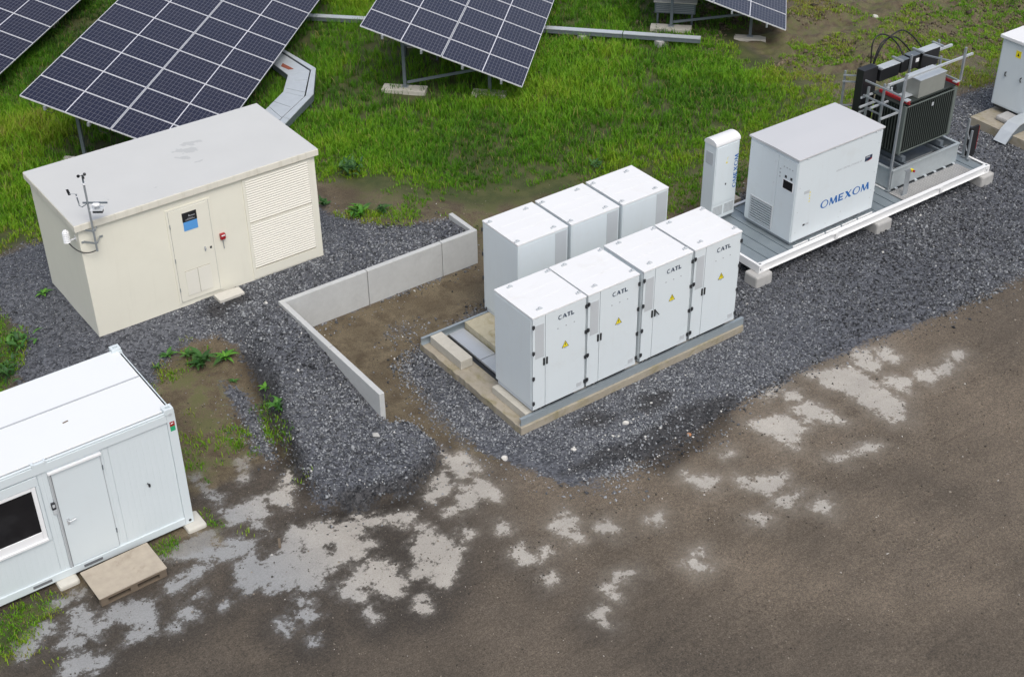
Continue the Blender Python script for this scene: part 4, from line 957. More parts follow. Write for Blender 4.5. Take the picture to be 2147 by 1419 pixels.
def comms():
    x0, x1, y0, y1, z0, z1 = 7.92, 8.68, 3.335, 3.735, 0.478, 2.57
    t = thing('communication_cabinet', 'tall slim white cabinet with curved lid and vertical blue lettering', 'cabinet', (8.3, 3.55, z0))
    box('plinth', 'galv_dull', t, x0 + 0.03, x1 - 0.03, y0 + 0.03, y1 - 0.03, z0, 0.56, 0)
    box('body', 'white', t, x0, x1, y0, y1, 0.56, z1, 0.006)
    prof = [(y0 - 0.015, z1 + 0.002), (y1 + 0.015, z1 + 0.002), (y1 + 0.015, z1 + 0.04)]
    for i in range(9):
        a = math.pi * i / 8; prof.append(((y0 + y1) / 2 + (0.215) * math.cos(a), z1 + 0.04 + 0.115 * math.sin(a)))
    prof.append((y0 - 0.015, z1 + 0.04))
    MB().prism(prof, 'x', x0 - 0.012, x1 + 0.012).build('curved_lid', 'white_top', t, 0.004)
    d = box('door', 'white', t, x0 + 0.02, x1 - 0.02, y0 - 0.014, y0 - 0.0005, 1.0, z1 - 0.03, 0.003)
    lettering('maker_lettering', 'OMEXOM', 'blue', d, (8.655, y0 - 0.016, 1.30), (0, 0, 1), (-1, 0, 0), 0.90, 0.115, 0.13)
    MB().face([(8.27, y0 - 0.016, 2.10), (8.31, y0 - 0.016, 2.16), (8.295, y0 - 0.016, 2.16), (8.33, y0 - 0.016, 2.23), (8.30, y0 - 0.016, 2.18), (8.315, y0 - 0.016, 2.18)]).face([(8.25, y0 - 0.016, 2.05), (8.32, y0 - 0.016, 2.05), (8.29, y0 - 0.016, 2.11)]).build('warning_sticker', 'yellow', d)
    box('lock', 'hinge', d, 8.285, 8.32, y0 - 0.025, y0 - 0.0145, 1.46, 1.51, 0.004)
    for (a, b) in ((7.96, 8.28), (8.33, 8.645)):
        g = MB()
        n = 7
        for k in range(n):
            q = a + (b - a) * k / n; g.box(q, q + (b - a) / n * 0.62, y0 - 0.012, y0 - 0.0005, 0.66, 0.92)
        g.build('vent', 'vent', t)
    g = MB()
    for k in range(7):
        q = y0 + 0.08 + k * 0.036; g.box(x0 - 0.01, x0 - 0.0005, q, q + 0.022, 2.06, 2.38)
    g.build('vent', 'vent', t)
comms()

# ------------------------------------------------------------------ transformer group
M['boxgrey'] = paint('greenish_grey_sheet', (0.30, 0.315, 0.285), 0.45, 0.25, var=0.15, scale=6)
def transformer():
    # oil tray
    x0, x1, y0, y1, zb, zt = 12.70, 15.22, 1.84, 3.50, 0.485, 1.03
    t = thing('oil_tray', 'galvanised steel oil tray on the platform around the transformer foot', 'tray', ((x0 + x1) / 2, (y0 + y1) / 2, zb))
    for (a, b, c, d) in ((x0, x1, y0, y0 + 0.012), (x0, x1, y1 - 0.012, y1), (x0, x0 + 0.012, y0 + 0.0125, y1 - 0.0125), (x1 - 0.012, x1, y0 + 0.0125, y1 - 0.0125)): MB().box(a, b, c, d, zb, zt).build('wall', 'tray_galv', t)
    MB().box(x0 + 0.0125, x1 - 0.0125, y0 + 0.0125, y1 - 0.0125, zb, 0.70).build('floor', 'galv_dull', t)
    rim = MB().box(x0 - 0.03, x1 + 0.03, y0 - 0.03, y0 + 0.05, zt + 0.001, zt + 0.035).box(x0 - 0.03, x1 + 0.03, y1 - 0.05, y1 + 0.03, zt + 0.001, zt + 0.035).box(x0 - 0.03, x0 + 0.05, y0 + 0.051, y1 - 0.051, zt + 0.001, zt + 0.035).box(x1 - 0.05, x1 + 0.03, y0 + 0.051, y1 - 0.051, zt + 0.001, zt + 0.035)
    rim.build('rim', 'tray_galv', t, 0.004)
    for x in (13.10, 13.28, 14.55, 14.73): MB().box(x, x + 0.07, y0 + 0.052, y1 - 0.052, 0.95, 1.03).build('cross_beam', 'galv_dull', t)
    for y in (1.98, 2.12): MB().box(x0 + 0.06, x1 - 0.06, y, y + 0.03, 0.86, 0.90).build('grate_bar', 'galv', t)
    for k in range(7): MB().box(12.85 + k * 0.37, 12.93 + k * 0.37, y0 - 0.055, y0 - 0.001, 0.488, 0.52).build('clamp', 'tray_steel', t)
    MB().box(x0 + 0.02, x1 - 0.02, y0 - 0.02, y0 - 0.001, 0.486, 0.515).build('foot_shade', 'black', t)  # black strip in place of the shade along the tray foot
    # tank with fins
    a0, a1, b0, b1, z0, z1 = 13.12, 14.90, 2.16, 3.02, 1.20, 2.63
    T = thing('transformer', 'dark grey-green finned transformer with galvanised box on its cover', 'transformer', (14.0, 2.6, 1.03))
    for x in (13.2, 14.65): MB().box(x, x + 0.12, 2.0, 3.2, 1.067, 1.20).build('skid_beam', 'galv_dull', T)
    box('tank', 'fin', T, a0, a1, b0, b1, z0, z1, 0.01)
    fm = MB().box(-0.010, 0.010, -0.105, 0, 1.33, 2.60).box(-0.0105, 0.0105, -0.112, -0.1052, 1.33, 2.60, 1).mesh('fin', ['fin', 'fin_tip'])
    n = 23
    L = world_loc(T)
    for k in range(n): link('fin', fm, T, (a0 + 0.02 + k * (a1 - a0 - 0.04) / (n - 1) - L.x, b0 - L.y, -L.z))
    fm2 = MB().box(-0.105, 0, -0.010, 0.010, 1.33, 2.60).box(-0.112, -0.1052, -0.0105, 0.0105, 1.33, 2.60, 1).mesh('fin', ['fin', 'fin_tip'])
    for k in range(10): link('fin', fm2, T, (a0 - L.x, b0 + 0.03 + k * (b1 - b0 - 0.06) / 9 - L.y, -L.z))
    for (x, w) in ((a0 - 0.055, 0.05), (a1 + 0.005, 0.05)): box('end_plate', 'fin_edge', T, x, x + w, b0 - 0.12, b0 - 0.001, 1.30, 2.62, 0.004)
    box('end_plate', 'fin_edge', T, a1 + 0.06, a1 + 0.14, b0 - 0.1, b1, 1.30, 2.60, 0.004)
    MB().box(a0 - 0.004, a1 + 0.004, b0 - 0.125, b0 - 0.106, 2.585, 2.61).box(a0 - 0.004, a1 + 0.004, b0 - 0.125, b0 - 0.106, 1.325, 1.35).build('fin_rod', 'fin_edge', T)
    box('cover', 'fin', T, a0 - 0.13, a1 + 0.12, b0 - 0.05, b1 + 0.08, 2.632, 2.665, 0.004)
    cb = MB().box(13.60, 14.58, 2.14, 2.60, 2.667, 3.14).build('terminal_box', 'boxgrey', T, 0.005)
    MB().box(13.59, 14.59, 2.13, 2.61, 3.1405, 3.155).build('box_lid', 'tray_steel', cb)
    for (x, y) in ((13.3, 2.75), (13.55, 2.85), (13.4, 2.95), (13.9, 2.8), (14.2, 2.85), (14.5, 2.8)):
        MB().tube([(x, y, 2.666), (x, y, 2.74), (x, y, 2.742), (x, y, 2.83)], [0.05, 0.045, 0.03, 0.025], 12).build('bushing', 'tray_steel' if x != 13.55 else 'black', T)
    MB().box(13.25, 13.75, 2.30, 2.55, 2.70, 2.712).box(13.2, 13.26, 2.2, 2.9, 2.70, 2.71).build('terminal_plate', 'tray_steel', T)
    for x in (13.08, 14.93):
        rb = MB(); channel(rb, 'y', 1.98, 2.95, x, 2.70, 2.77, 0.06, 0.01, 1)
        rb.build('lifting_beam', 'red', T)
        MB().box(x - 0.05, x + 0.11, 2.02, 2.14, 2.772, 2.80).build('beam_clamp', 'tray_steel', T)
    MB().box(14.05, 14.12, b0 - 0.135, b0 - 0.126, 2.38, 2.47).build('rating_plate', 'tray_steel', T)
    # galvanised frame
    F = thing('support_frame', 'galvanised pipe frame with crossbars standing around the transformer', 'frame', (12.67, 1.88, 0.476))
    def pole(a, b, w=0.05, nm='pole', mat='galv'): return MB().bar(a, b, w).build(nm, mat, F)
    pole((12.665, 1.885, 0.476), (12.665, 1.885, 3.52)); pole((12.665, 2.47, 0.476), (12.665, 2.47, 3.20)); pole((12.665, 2.95, 0.476), (12.665, 2.95, 2.95))
    pole((12.9, 2.05, 2.80), (12.9, 2.05, 3.55)); pole((15.07, 2.05, 2.80), (15.07, 2.05, 3.68)); pole((15.07, 2.75, 2.80), (15.07, 2.75, 3.2))
    pole((15.62, 3.30, 0.476), (15.62, 3.30, 3.32)); pole((14.25, 3.03, 2.67), (14.25, 3.03, 3.36))
    pole((12.62, 3.72, 0.51), (12.62, 3.72, 3.12), 0.045)
    pole((12.35, 2.10, 3.40), (15.45, 2.10, 3.40), 0.05, 'crossbar', 'tray_steel'); pole((15.55, 3.20, 3.10), (16.05, 3.20, 3.10), 0.06, 'crossbar', 'tray_steel')
    for z in (2.70, 3.10): pole((12.62, 1.90, z), (12.62, 3.05, z), 0.04, 'crossbar')
    for (y, z) in ((2.2, 2.45), (2.55, 2.62), (2.9, 2.5)): pole((12.35, y, z), (12.98, y, z), 0.045, 'crossbar', 'tray_steel')
    for z in (2.0, 2.35): pole((12.70, 2.47, z), (12.70, 3.0, z), 0.035, 'crossbar')
    pole((14.75, 2.12, 3.36), (14.75, 3.05, 3.22), 0.035, 'crossbar')
    pole((14.95, 2.05, 2.83), (14.95, 3.3, 2.83), 0.04, 'crossbar')
    for z in (2.85, 3.02, 2.0, 2.2): pole((12.55, 3.72, z), (12.85, 3.42, z), 0.03, 'crossbar')
    MB().bar((12.665, 1.885, 0.476), (12.665, 1.885, 0.50), 0.12).build('foot_plate', 'galv', F)
    # black cable duct: riser and covered runs
    D = thing('cable_duct', 'black cable duct rising and running over the transformer under grey lids', 'cable duct', (13.0, 3.3, 0.476))
    box('riser', 'black', D, 12.59, 13.10, 3.10, 3.34, 0.48, 3.33, 0.01)
    for (a, b, z0_, z1_) in ((13.17, 13.88, 2.90, 3.22), (13.94, 14.2, 2.92, 3.25), (14.28, 14.62, 2.92, 3.27), (14.72, 15.40, 2.80, 3.27)):
        s = box('duct_section', 'black', D, a, b, 3.06, 3.28, z0_, z1_, 0.006)
        box('lid', 'tray_steel' if a in (13.17, 14.72) else 'galv_dull', s, a - 0.01, b + 0.01, 3.05, 3.29, z1_ + 0.001, z1_ + 0.02, 0.003)
    for (x, z) in ((13.13, 3.25), (13.91, 3.26), (14.67, 3.29), (15.43, 3.27)): MB().box(x - 0.03, x + 0.03, 3.00, 3.36, z, z + 0.045).build('strap', 'galv', D)
    for z in (2.2, 2.6): MB().box(12.57, 13.12, 3.065, 3.098, z, z + 0.05).build('strap', 'tray_steel', D)
    MB().box(14.48, 14.60, 3.052, 3.0595, 3.08, 3.18).build('label_plate', 'upvc', D)
    # three looping cables
    loops = [[(13.40, 3.62, 2.2), (13.40, 3.6, 3.09), (13.36, 3.6, 3.69), (13.56, 3.6, 3.87), (13.87, 3.57, 3.79), (14.20, 3.48, 3.50), (14.28, 3.30, 3.2)],
             [(13.50, 3.66, 2.2), (13.52, 3.62, 3.09), (13.72, 3.6, 3.63), (14.16, 3.6, 3.67), (14.52, 3.57, 3.43), (14.72, 3.45, 3.18), (14.74, 3.30, 3.1)],
             [(13.58, 3.70, 2.2), (13.60, 3.66, 3.05), (13.85, 3.62, 3.60), (14.38, 3.6, 3.79), (14.79, 3.58, 3.58), (15.04, 3.5, 3.32), (15.12, 3.32, 3.1)]]
    labs = ['lowest looping black cable, left of the three over the transformer', 'middle looping black cable of the three over the transformer', 'tallest looping black cable, reaching the right duct lid']
    for pts, lb in zip(loops, labs):
        P = [Vector(p) for p in pts]; out = []
        P = [P[0]] + P + [P[-1]]
        for i in range(1, len(P) - 2):
            for q in range(5):
                u = q / 5; p0, p1, p2, p3 = P[i - 1:i + 3]
                out.append(0.5 * ((2 * p1) + (-p0 + p2) * u + (2 * p0 - 5 * p1 + 4 * p2 - p3) * u * u + (-p0 + 3 * p1 - 3 * p2 + p3) * u ** 3))
        out.append(P[-1])
        tag(MB().tube(out, 0.02, 8).build('power_cable', 'rubber', None, smooth=True), lb, 'cable', 'looping cables over the transformer')
    # signal post on the tread plate
    p = thing('emergency_stop_post', 'grey steel post with a yellow and red emergency stop on the tread plate', 'stop post', (12.83, 1.49, 0.482))
    channel(MB(), 'x', 12.74, 12.92, 1.47, 0.482, 1.18, 0.06, 0.01, 1).build('post', 'galv', p)
    hd = MB().box(12.945, 13.01, 1.46, 1.52, 1.10, 1.165).build('housing', 'yellow', p)
    MB().tube([(12.99, 1.449, 1.125), (12.99, 1.41, 1.125)], 0.03, 10).build('push_button', 'red', hd)
    MB().box(12.9205, 12.945, 1.47, 1.50, 1.10, 1.14).build('bracket', 'hinge', p)
    # black flap on a ladder post at the end of the platform
    l = thing('cable_ladder', 'short galvanised ladder post with a black rubber board edged in red at the platform end', 'cable ladder', (15.68, 1.86, 0.476))
    MB().bar((15.64, 1.80, 0.476), (15.64, 1.80, 1.30), 0.045).build('pole', 'galv', l); MB().bar((15.69, 1.98, 0.476), (15.69, 1.98, 1.55), 0.05).build('pole', 'galv', l)
    for z in (0.78, 1.12): MB().bar((15.50, 1.76, z), (15.74, 1.99, z), 0.03).build('rung', 'galv', l)
    MB().box(15.72, 16.06, 1.90, 1.96, 0.45, 1.30).build('rubber_board', 'rubber', l, 0.006)
    MB().box(16.061, 16.071, 1.895, 1.965, 0.60, 1.27).build('red_edging', 'red', l)
    MB().box(15.58, 15.66, 1.70, 1.78, 0.477, 0.52).box(15.62, 15.76, 1.90, 2.02, 0.477, 0.49).build('foot_plate', 'galv', l)
transformer()

# ------------------------------------------------------------------ second station at the right edge
def right_station():
    s = thing('concrete_pad', 'stained concrete pad under the white cabinet at the right edge', 'pad', (20.2, 2.0, 0))
    MB().prism([(18.13, 3.67), (22.3, 3.67), (22.3, 0.3), (18.06, 0.3)], 'z', -0.1, 0.25).build('slab', 'conc_slab', s, 0.01)
    t = thing('switch_cabinet', 'large white cabinet cut off by the right edge, with a yellow warning sticker', 'cabinet', (20.4, 2.7, 0.43))
    x0, x1, y0, y1 = 18.95, 21.9, 1.1, 3.66
    box('body', 'white', t, x0, x1, y0, y1, 0.45, 2.40, 0.008)
    box('lid', 'white_top', t, x0 - 0.07, x1 + 0.07, y0 - 0.07, y1 + 0.07, 2.41, 2.50, 0.01)
    d = box('side_door', 'white', t, x0 - 0.012, x0 - 0.0005, 2.3, y1 - 0.03, 0.5, 2.36, 0.003)
    box('warning_sticker', 'yellow', d, x0 - 0.014, x0 - 0.0125, 3.0, 3.17, 2.0, 2.2, 0)
    MB().face([(x0 - 0.0155, 3.05, 2.05), (x0 - 0.0155, 3.12, 2.05), (x0 - 0.0155, 3.085, 2.15)]).build('sticker_print', 'black', d)
    for y in (3.355, 2.845):
        MB().tube([(x0 - 0.012, y + 0.0, 1.49), (x0 - 0.05, y + 0.01, 1.48), (x0 - 0.06, y, 1.43), (x0 - 0.05, y - 0.01, 1.38), (x0 - 0.012, y, 1.37)], 0.015, 8).build('door_handle', 'black', d)
    MB().box(x0 + 0.05, x1 - 0.05, y0 + 0.05, y1 - 0.05, 0.36, 0.449).build('base', 'hinge', t)
    o = MB().prism([(18.48, 2.70), (18.98, 2.72), (19.0, 3.12), (18.5, 3.12)], 'z', 0.252, 0.40).build('concrete_block', 'conc_grey', None, 0.05)
    tag(o, 'rounded grey concrete block on the pad under the right edge cabinet', 'block')
    c = thing('cable_cover', 'bent galvanised cable cover sloping off the concrete pad at the right edge', 'cable cover', (18.2, 2.3, 0.25))
    pr = [(17.80, 0.07), (18.05, 0.34), (18.3, 0.50), (18.6, 0.55), (19.2, 0.55), (19.2, 0.535), (18.6, 0.535), (18.31, 0.485), (18.06, 0.325), (17.815, 0.06)]
    MB().prism(pr, 'y', 2.18, 2.58).build('cover_sheet', 'tray_steel', c)
    MB().prism([(17.85, 0.05), (18.06, 0.28), (18.31, 0.45), (18.6, 0.5), (19.2, 0.5), (19.2, 0.26), (18.2, 0.26)], 'y', 2.19, 2.20).build('side_sheet', 'galv_dull', c)
right_station()

# ------------------------------------------------------------------ site office container
def ribbed():
    b = NB('ribbed_office_sheet')
    p = b.pos()
    s = b.add('ShaderNodeSeparateXYZ'); b.put(s.inputs[0], p)
    f = b.math('FRACT', b.math('MULTIPLY', s.outputs[0], 9.0))
    g = b.ramp(b.math('ABSOLUTE', b.math('SUBTRACT', f, 0.5)), 0.40, 0.47)
    n = b.noise(1.0, 4, 0.6, p)
    c = b.mul(1.0, (0.645, 0.71, 0.735), b.mix(n, (0.97,) * 3, (1.03,) * 3))
    b.bump(g, 0.5, 0.004)
    return b.out(c, 0.45, 0, 0.5)
M['ribbed'] = ribbed()
def office():
    x1, y0, z0, zt = -6.862, 1.451, 0.104, 2.755
    x0, y1 = x1 - 6.06, y0 + 2.438
    t = thing('site_office', 'white site office container with dark window, plain door and flat white roof', 'site office', (x1 - 3, y0 + 1.2, z0))
    box('core', 'office', t, x0 + 0.03, x1 - 0.03, y0 + 0.045, y1 - 0.03, 0.20, 2.70, 0)
    for (a, b) in ((x1 - 0.165, x1), (x0, x0 + 0.165)):
        for (c, d) in ((y0, y0 + 0.165), (y1 - 0.165, y1)): box('corner_post', 'office', t, a, b, c, d, z0, zt, 0.008)
    for (c, d) in ((y0 + 0.004, y0 + 0.10), (y1 - 0.10, y1 - 0.004)):
        box('top_rail', 'office', t, x0 + 0.166, x1 - 0.166, c, d, 2.53, 2.70, 0.006)
        box('bottom_rail', 'office', t, x0 + 0.166, x1 - 0.166, c, d, z0 + 0.002, 0.262, 0.006)
        MB().tube([(x0 + 0.17, c + 0.03, 2.725), (x1 - 0.17, c + 0.03, 2.725)], 0.022, 8).build('gutter_bead', 'office', t)
    for x in (x1 - 0.10, x0 + 0.004):
        box('top_rail', 'office', t, x, x + 0.096, y0 + 0.166, y1 - 0.166, 2.53, 2.70, 0.006); box('bottom_rail', 'office', t, x, x + 0.096, y0 + 0.166, y1 - 0.166, z0 + 0.002, 0.262, 0.006)
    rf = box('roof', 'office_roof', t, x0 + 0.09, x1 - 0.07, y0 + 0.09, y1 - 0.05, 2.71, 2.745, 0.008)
    MB().box(x0 + 0.1, x1 - 0.075, 2.755, 2.79, 2.7452, 2.756).build('roof_seam', 'seam_pale', rf)
    MB().bar((-8.60, 2.27, 2.752), (-8.50, 2.285, 2.752), 0.02, 0.012).build('roof_scrap', 'wood', rf)
    for x in (x1 - 0.19, x0 + 0.01):
        for y in (y0 - 0.012, y1 - 0.148):
            c = MB().box(x, x + 0.18, y, y + 0.05, zt - 0.06, zt + 0.06).box(x, x + 0.18, y + 0.11, y + 0.16, zt - 0.06, zt + 0.06).box(x, x + 0.045, y + 0.0505, y + 0.1095, zt - 0.06, zt + 0.06).box(x + 0.135, x + 0.18, y + 0.0505, y + 0.1095, zt - 0.06, zt + 0.06).build('corner_casting', 'office', t, 0.006)
            MB().box(x + 0.046, x + 0.134, y + 0.051, y + 0.109, zt - 0.04, zt - 0.03).build('casting_hole', 'seam', c)
    MB().tube([(x1 - 0.09, y0 - 0.013, 2.70), (x1 - 0.09, y0 - 0.017, 2.70)], 0.03, 12).build('lifting_hole', 'vent', t)
    MB().tube([(x1 - 0.075, y0 - 0.001, 0.18), (x1 - 0.075, y0 - 0.004, 0.18)], 0.028, 12).build('lifting_hole', 'black', t)
    st = MB().box(-6.99, -6.895, y0 - 0.003, y0 - 0.0005, 2.425, 2.525).build('sticker', 'red', t)
    st['label'] = 'red and green sticker on the corner post'
    MB().box(-6.99, -6.895, y0 - 0.003, y0 - 0.0005, 2.32, 2.424).build('sticker_lower_half', 'greenprint', st)
    MB().bar((-6.97, y0 - 0.004, 2.48), (-6.92, y0 - 0.004, 2.495), 0.002, 0.02, up=(0, 0, 1)).build('sticker_print', 'upvc', st)
    # cladding panels left and right of door and window
    yb = y0 + 0.045
    for (a, b) in ((-8.148, -7.03), (-9.42, -9.26), (-8.255, -8.156)): box('wall_panel', 'ribbed', t, a, b, yb - 0.012, yb - 0.0005, 0.265, 2.528, 0.003)
    box('wall_panel', 'ribbed', t, -10.90, -9.425, yb - 0.012, yb - 0.0005, 0.265, 1.06, 0.003)
    box('wall_panel', 'ribbed', t, x0 + 0.17, -10.905, yb - 0.012, yb - 0.0005, 0.265, 2.528, 0.003)
    box('wall_panel', 'ribbed', t, x1 - 0.0295, x1 - 0.018, y0 + 0.17, y1 - 0.17, 0.265, 2.528, 0.003)
    # window with roller shutter box
    w = thing_part = MB().box(-10.86, -9.44, yb - 0.035, yb - 0.001, 2.31, 2.50).build('shutter_box', 'office', t, 0.006)
    fr = MB().box(-9.575, -9.50, yb - 0.03, yb - 0.001, 1.13, 2.30).box(-10.80, -10.725, yb - 0.03, yb - 0.001, 1.13, 2.30).box(-10.724, -9.576, yb - 0.03, yb - 0.001, 2.235, 2.30).box(-10.724, -9.576, yb - 0.03, yb - 0.001, 1.13, 1.30)
    wf = fr.build('window', 'upvc', t, 0.005)
    MB().box(-10.724, -9.576, yb - 0.012, yb - 0.002, 1.301, 2.234).build('pane', 'glass', wf)
    for a in (-9.495, -10.86): MB().box(a, a + 0.054, yb - 0.045, yb - 0.001, 1.08, 2.305).build('shutter_guide', 'office', wf)
    MB().box(-10.80, -9.50, yb - 0.06, yb - 0.001, 1.085, 1.128).build('sill', 'upvc', wf)
    # door
    dr = box('door', 'office', t, -9.195, -8.315, yb - 0.022, yb - 0.001, 0.275, 2.40, 0.004)
    MB().box(-9.252, -9.235, yb - 0.034, yb - 0.001, 0.265, 2.43).box(-9.234, -9.222, yb - 0.02, yb - 0.001, 0.265, 2.43).box(-9.2215, -9.20, yb - 0.03, yb - 0.001, 0.265, 2.415).build('door_frame', 'vent', t)
    MB().box(-9.21, -9.199, yb - 0.034, yb - 0.0305, 0.27, 2.41).build('door_gap', 'seam', t)
    MB().box(-9.25, -8.29, yb - 0.06, yb - 0.001, 2.432, 2.47).build('drip_rail', 'upvc', t)
    MB().box(-8.312, -8.306, yb - 0.016, yb - 0.001, 0.275, 2.41).build('door_gap', 'seam_pale', t)
    h = MB().box(-9.12, -9.075, yb - 0.028, yb - 0.0222, 1.22, 1.37).build('handle_plate', 'alu', dr)
    MB().tube([(-9.10, yb - 0.03, 1.32), (-9.10, yb - 0.075, 1.32), (-9.08, yb - 0.082, 1.322), (-8.97, yb - 0.078, 1.335)], 0.012, 8).build('door_handle', 'alu', dr)
    for z in (2.14, 0.66): MB().tube([(-8.309, yb - 0.028, z - 0.05), (-8.309, yb - 0.028, z + 0.05)], 0.011, 8).build('hinge', 'galv_dull', dr)
    k = MB().box(-9.32, -9.245, yb - 0.055, yb - 0.0125, 1.68, 1.83).build('key_safe', 'hinge', t, 0.01)
    MB().box(-9.305, -9.26, yb - 0.058, yb - 0.0555, 1.73, 1.80).build('keypad', 'vent', k)
    box('door_bell', 'vent', t, -9.31, -9.25, yb - 0.045, yb - 0.0125, 1.56, 1.66, 0.006)
    MB().box(-7.575, -7.54, yb - 0.035, yb - 0.0125, 1.30, 1.36).bar((-7.56, yb - 0.03, 1.36), (-7.59, yb - 0.04, 1.40), 0.02).build('cable_clip', 'hinge', t)
    for (a, b) in ((-9.02, -8.665), (-9.97, -9.62)): MB().box(a, b, y0 + 0.0015, y0 + 0.0035, 0.155, 0.215).build('fork_slot', 'seam', t)
    for (x, y) in ((-9.456, 0), (-9.244, 0)): box('rail_clip', 'office', t, x - 0.02, x + 0.02, y0 - 0.001, y0 + 0.07, 2.70, 2.765, 0.004)
    MB().box(-9.456, -9.244, y0 + 0.001, y0 + 0.06, 2.702, 2.742).build('rail_joiner', 'office', t)
office()
for (a, b, lab) in ((-7.07, -6.69, 'cream rounded footing block under the right corner of the site office'), (-9.57, -9.19, 'cream rounded footing block beside the pallet under the site office')):
    o = MB().box(a, b, 1.27, 1.75, -0.04, 0.10).build('footing_block', 'conc_step', None, 0.04); tag(o, lab, 'block', 'footing blocks under the site office')
def pallet():
    t = thing('pallet_step', 'wooden pallet topped with plywood serving as the site office doorstep', 'pallet', (-8.5, 0.9, 0.0), R(1.2))
    MB().box(-0.65, 0.65, -0.415, 0.42, 0.19, 0.212).build('plywood_top', 'ply', t, 0.003, local=True)
    for y in (-0.36, 0.0, 0.36):
        MB().box(-0.63, 0.63, y - 0.05, y + 0.05, 0.01, 0.032).build('bottom_board', 'wood', t, local=True)
        for x in (-0.56, 0.0, 0.56): MB().box(x - 0.07, x + 0.07, y - 0.05, y + 0.05, 0.033, 0.125).build('spacer_block', 'wood', t, local=True)
    for x in (-0.56, 0.0, 0.56): MB().box(x - 0.06, x + 0.06, -0.41, 0.41, 0.126, 0.148).build('stringer', 'wood', t, local=True)
    for y in (-0.36, -0.18, 0.0, 0.18, 0.36): MB().box(-0.63, 0.63, y - 0.06, y + 0.06, 0.149, 0.188).build('deck_board', 'wood', t, local=True)
pallet()
# ------------------------------------------------------------------ solar tables
AL = R(44.669); TH = R(18.746); PW, PL = 1.24, 2.4256
def module_mesh():
    w, l, f, th = PW - 0.016, PL - 0.018, 0.017, 0.036
    mb = MB()
    mb.box(0, w, -f, 0, -th, 0.0).box(0, w, -l, -l + f, -th, 0.0).box(0, f, -l + f, -f, -th, 0.0).box(w - f, w, -l + f, -f, -th, 0.0)
    mb.face([(f, -l + f, -0.006), (w - f, -l + f, -0.006), (w - f, -f, -0.006), (f, -f, -0.006)], 1)
    mb.face([(f, -f, -0.02), (w - f, -f, -0.02), (w - f, -l + f, -0.02), (f, -l + f, -0.02)], 2)
    me = mb.mesh('solar_module', ['pv_frame', 'pv', 'greyprint'], fix=False)
    uv = me.uv_layers.new(name='UVMap')
    for p in me.polygons:
        if p.material_index == 1:
            for li in p.loop_indices:
                v = me.vertices[me.loops[li].vertex_index].co
                uv.data[li].uv = ((-v.y - f) / (l - 2 * f), (v.x - f) / (w - 2 * f))
    return me
MOD = module_mesh()
def solar_table(px, py, pz, r0, r1, lab, legs, feet=((1.3, 0.42), (1.0, 0.36))):
    A = (math.cos(AL), math.sin(AL))
    gz = float(height(np.array([px + A[0] * (r0 * PW + 1) + 1.6]), np.array([py + A[1] * (r0 * PW + 1) - 1.6]))[0])
    t = thing('solar_table', lab, 'solar panels', (px, py, gz), AL, 'tilted solar tables on the grass')
    top = pz - gz
    for r in range(r0, r1):
        for c in range(2):
            o = link('solar_module', MOD, t, (r * PW, -c * PL * math.cos(TH), top - c * PL * math.sin(TH)), (TH, 0, 0))
    zs = lambda s: top - s * math.tan(TH)
    for s in (0.62, 1.72, 2.88, 3.98):
        MB().box(r0 * PW - 0.05, r1 * PW, -s - 0.03, -s + 0.03, zs(s) - 0.145, zs(s) - 0.05).build('purlin', 'galv', t, local=True)
    for k in range(legs[1]):
        x = legs[0] + k * legs[2]
        if x > r1 * PW - 0.3: break
        MB().bar((x, -0.3, zs(0.3) - 0.20), (x, -4.3, zs(4.3) - 0.20), 0.07, 0.11).build('rafter', 'galv_dull', t, local=True)
        foot = []
        for s, fl in zip((0.99, 3.50), feet):
            wx = px + A[0] * x + A[1] * s; wy = py + A[1] * x - A[0] * s
            g = float(height(np.array([wx]), np.array([wy]))[0]) - gz
            MB().bar((x, -s, g + 0.1), (x, -s, zs(s) - 0.2), 0.09, 0.07).build('post', 'galv_dull', t, local=True)
            MB().box(x - fl[1] / 2 - 0.06, x + fl[1] / 2 - 0.06, -s - fl[0] / 2, -s + fl[0] / 2, g - 0.15, g + 0.13).build('footing', 'conc_block', t, 0.01, local=True)
            MB().box(x - 0.09, x + 0.09, -s - 0.1, -s + 0.1, g + 0.131, g + 0.145).build('base_plate', 'galv', t, local=True)
            foot.append(g)
        MB().bar((x + 0.055, -1.05, foot[0] + 0.25), (x + 0.055, -3.45, zs(3.45) - 0.25), 0.05, 0.07).build('brace', 'galv_dull', t, local=True)
    # cables tied under the near end
    rr = random.Random(int(px * 10))
    for s in (1.9, 0.5):
        pts = [(r0 * PW + 0.1, -s, zs(s) - 0.10), (r0 * PW + 0.0, -s - 0.10, zs(s) - 0.22), (r0 * PW + 0.05, -s - 0.25, zs(s) - 0.30), (r0 * PW + 0.3, -s - 0.3, zs(s) - 0.24)]
        MB().tube(pts, 0.008, 5).build('string_cable', 'rubber', t, local=True)
    return t
solar_table(-4.443, 15.713, 2.792, 0, 11, 'large dark solar table behind the cream building', (0.85, 4, 3.3))
solar_table(4.876, 14.604, 2.679, 0, 8, 'solar table in the middle of the grass with its near end showing posts and footings', (0.80, 3, 3.3))
solar_table(14.300, 13.644, 2.302, 0, 6, 'pale solar table at the top right, only its lower corner in view', (0.80, 2, 3.3))
solar_table(-5.829, 25.333, 2.576, -3, 6, 'solar table cut off by the top left corner', (-2.6, 3, 3.3))

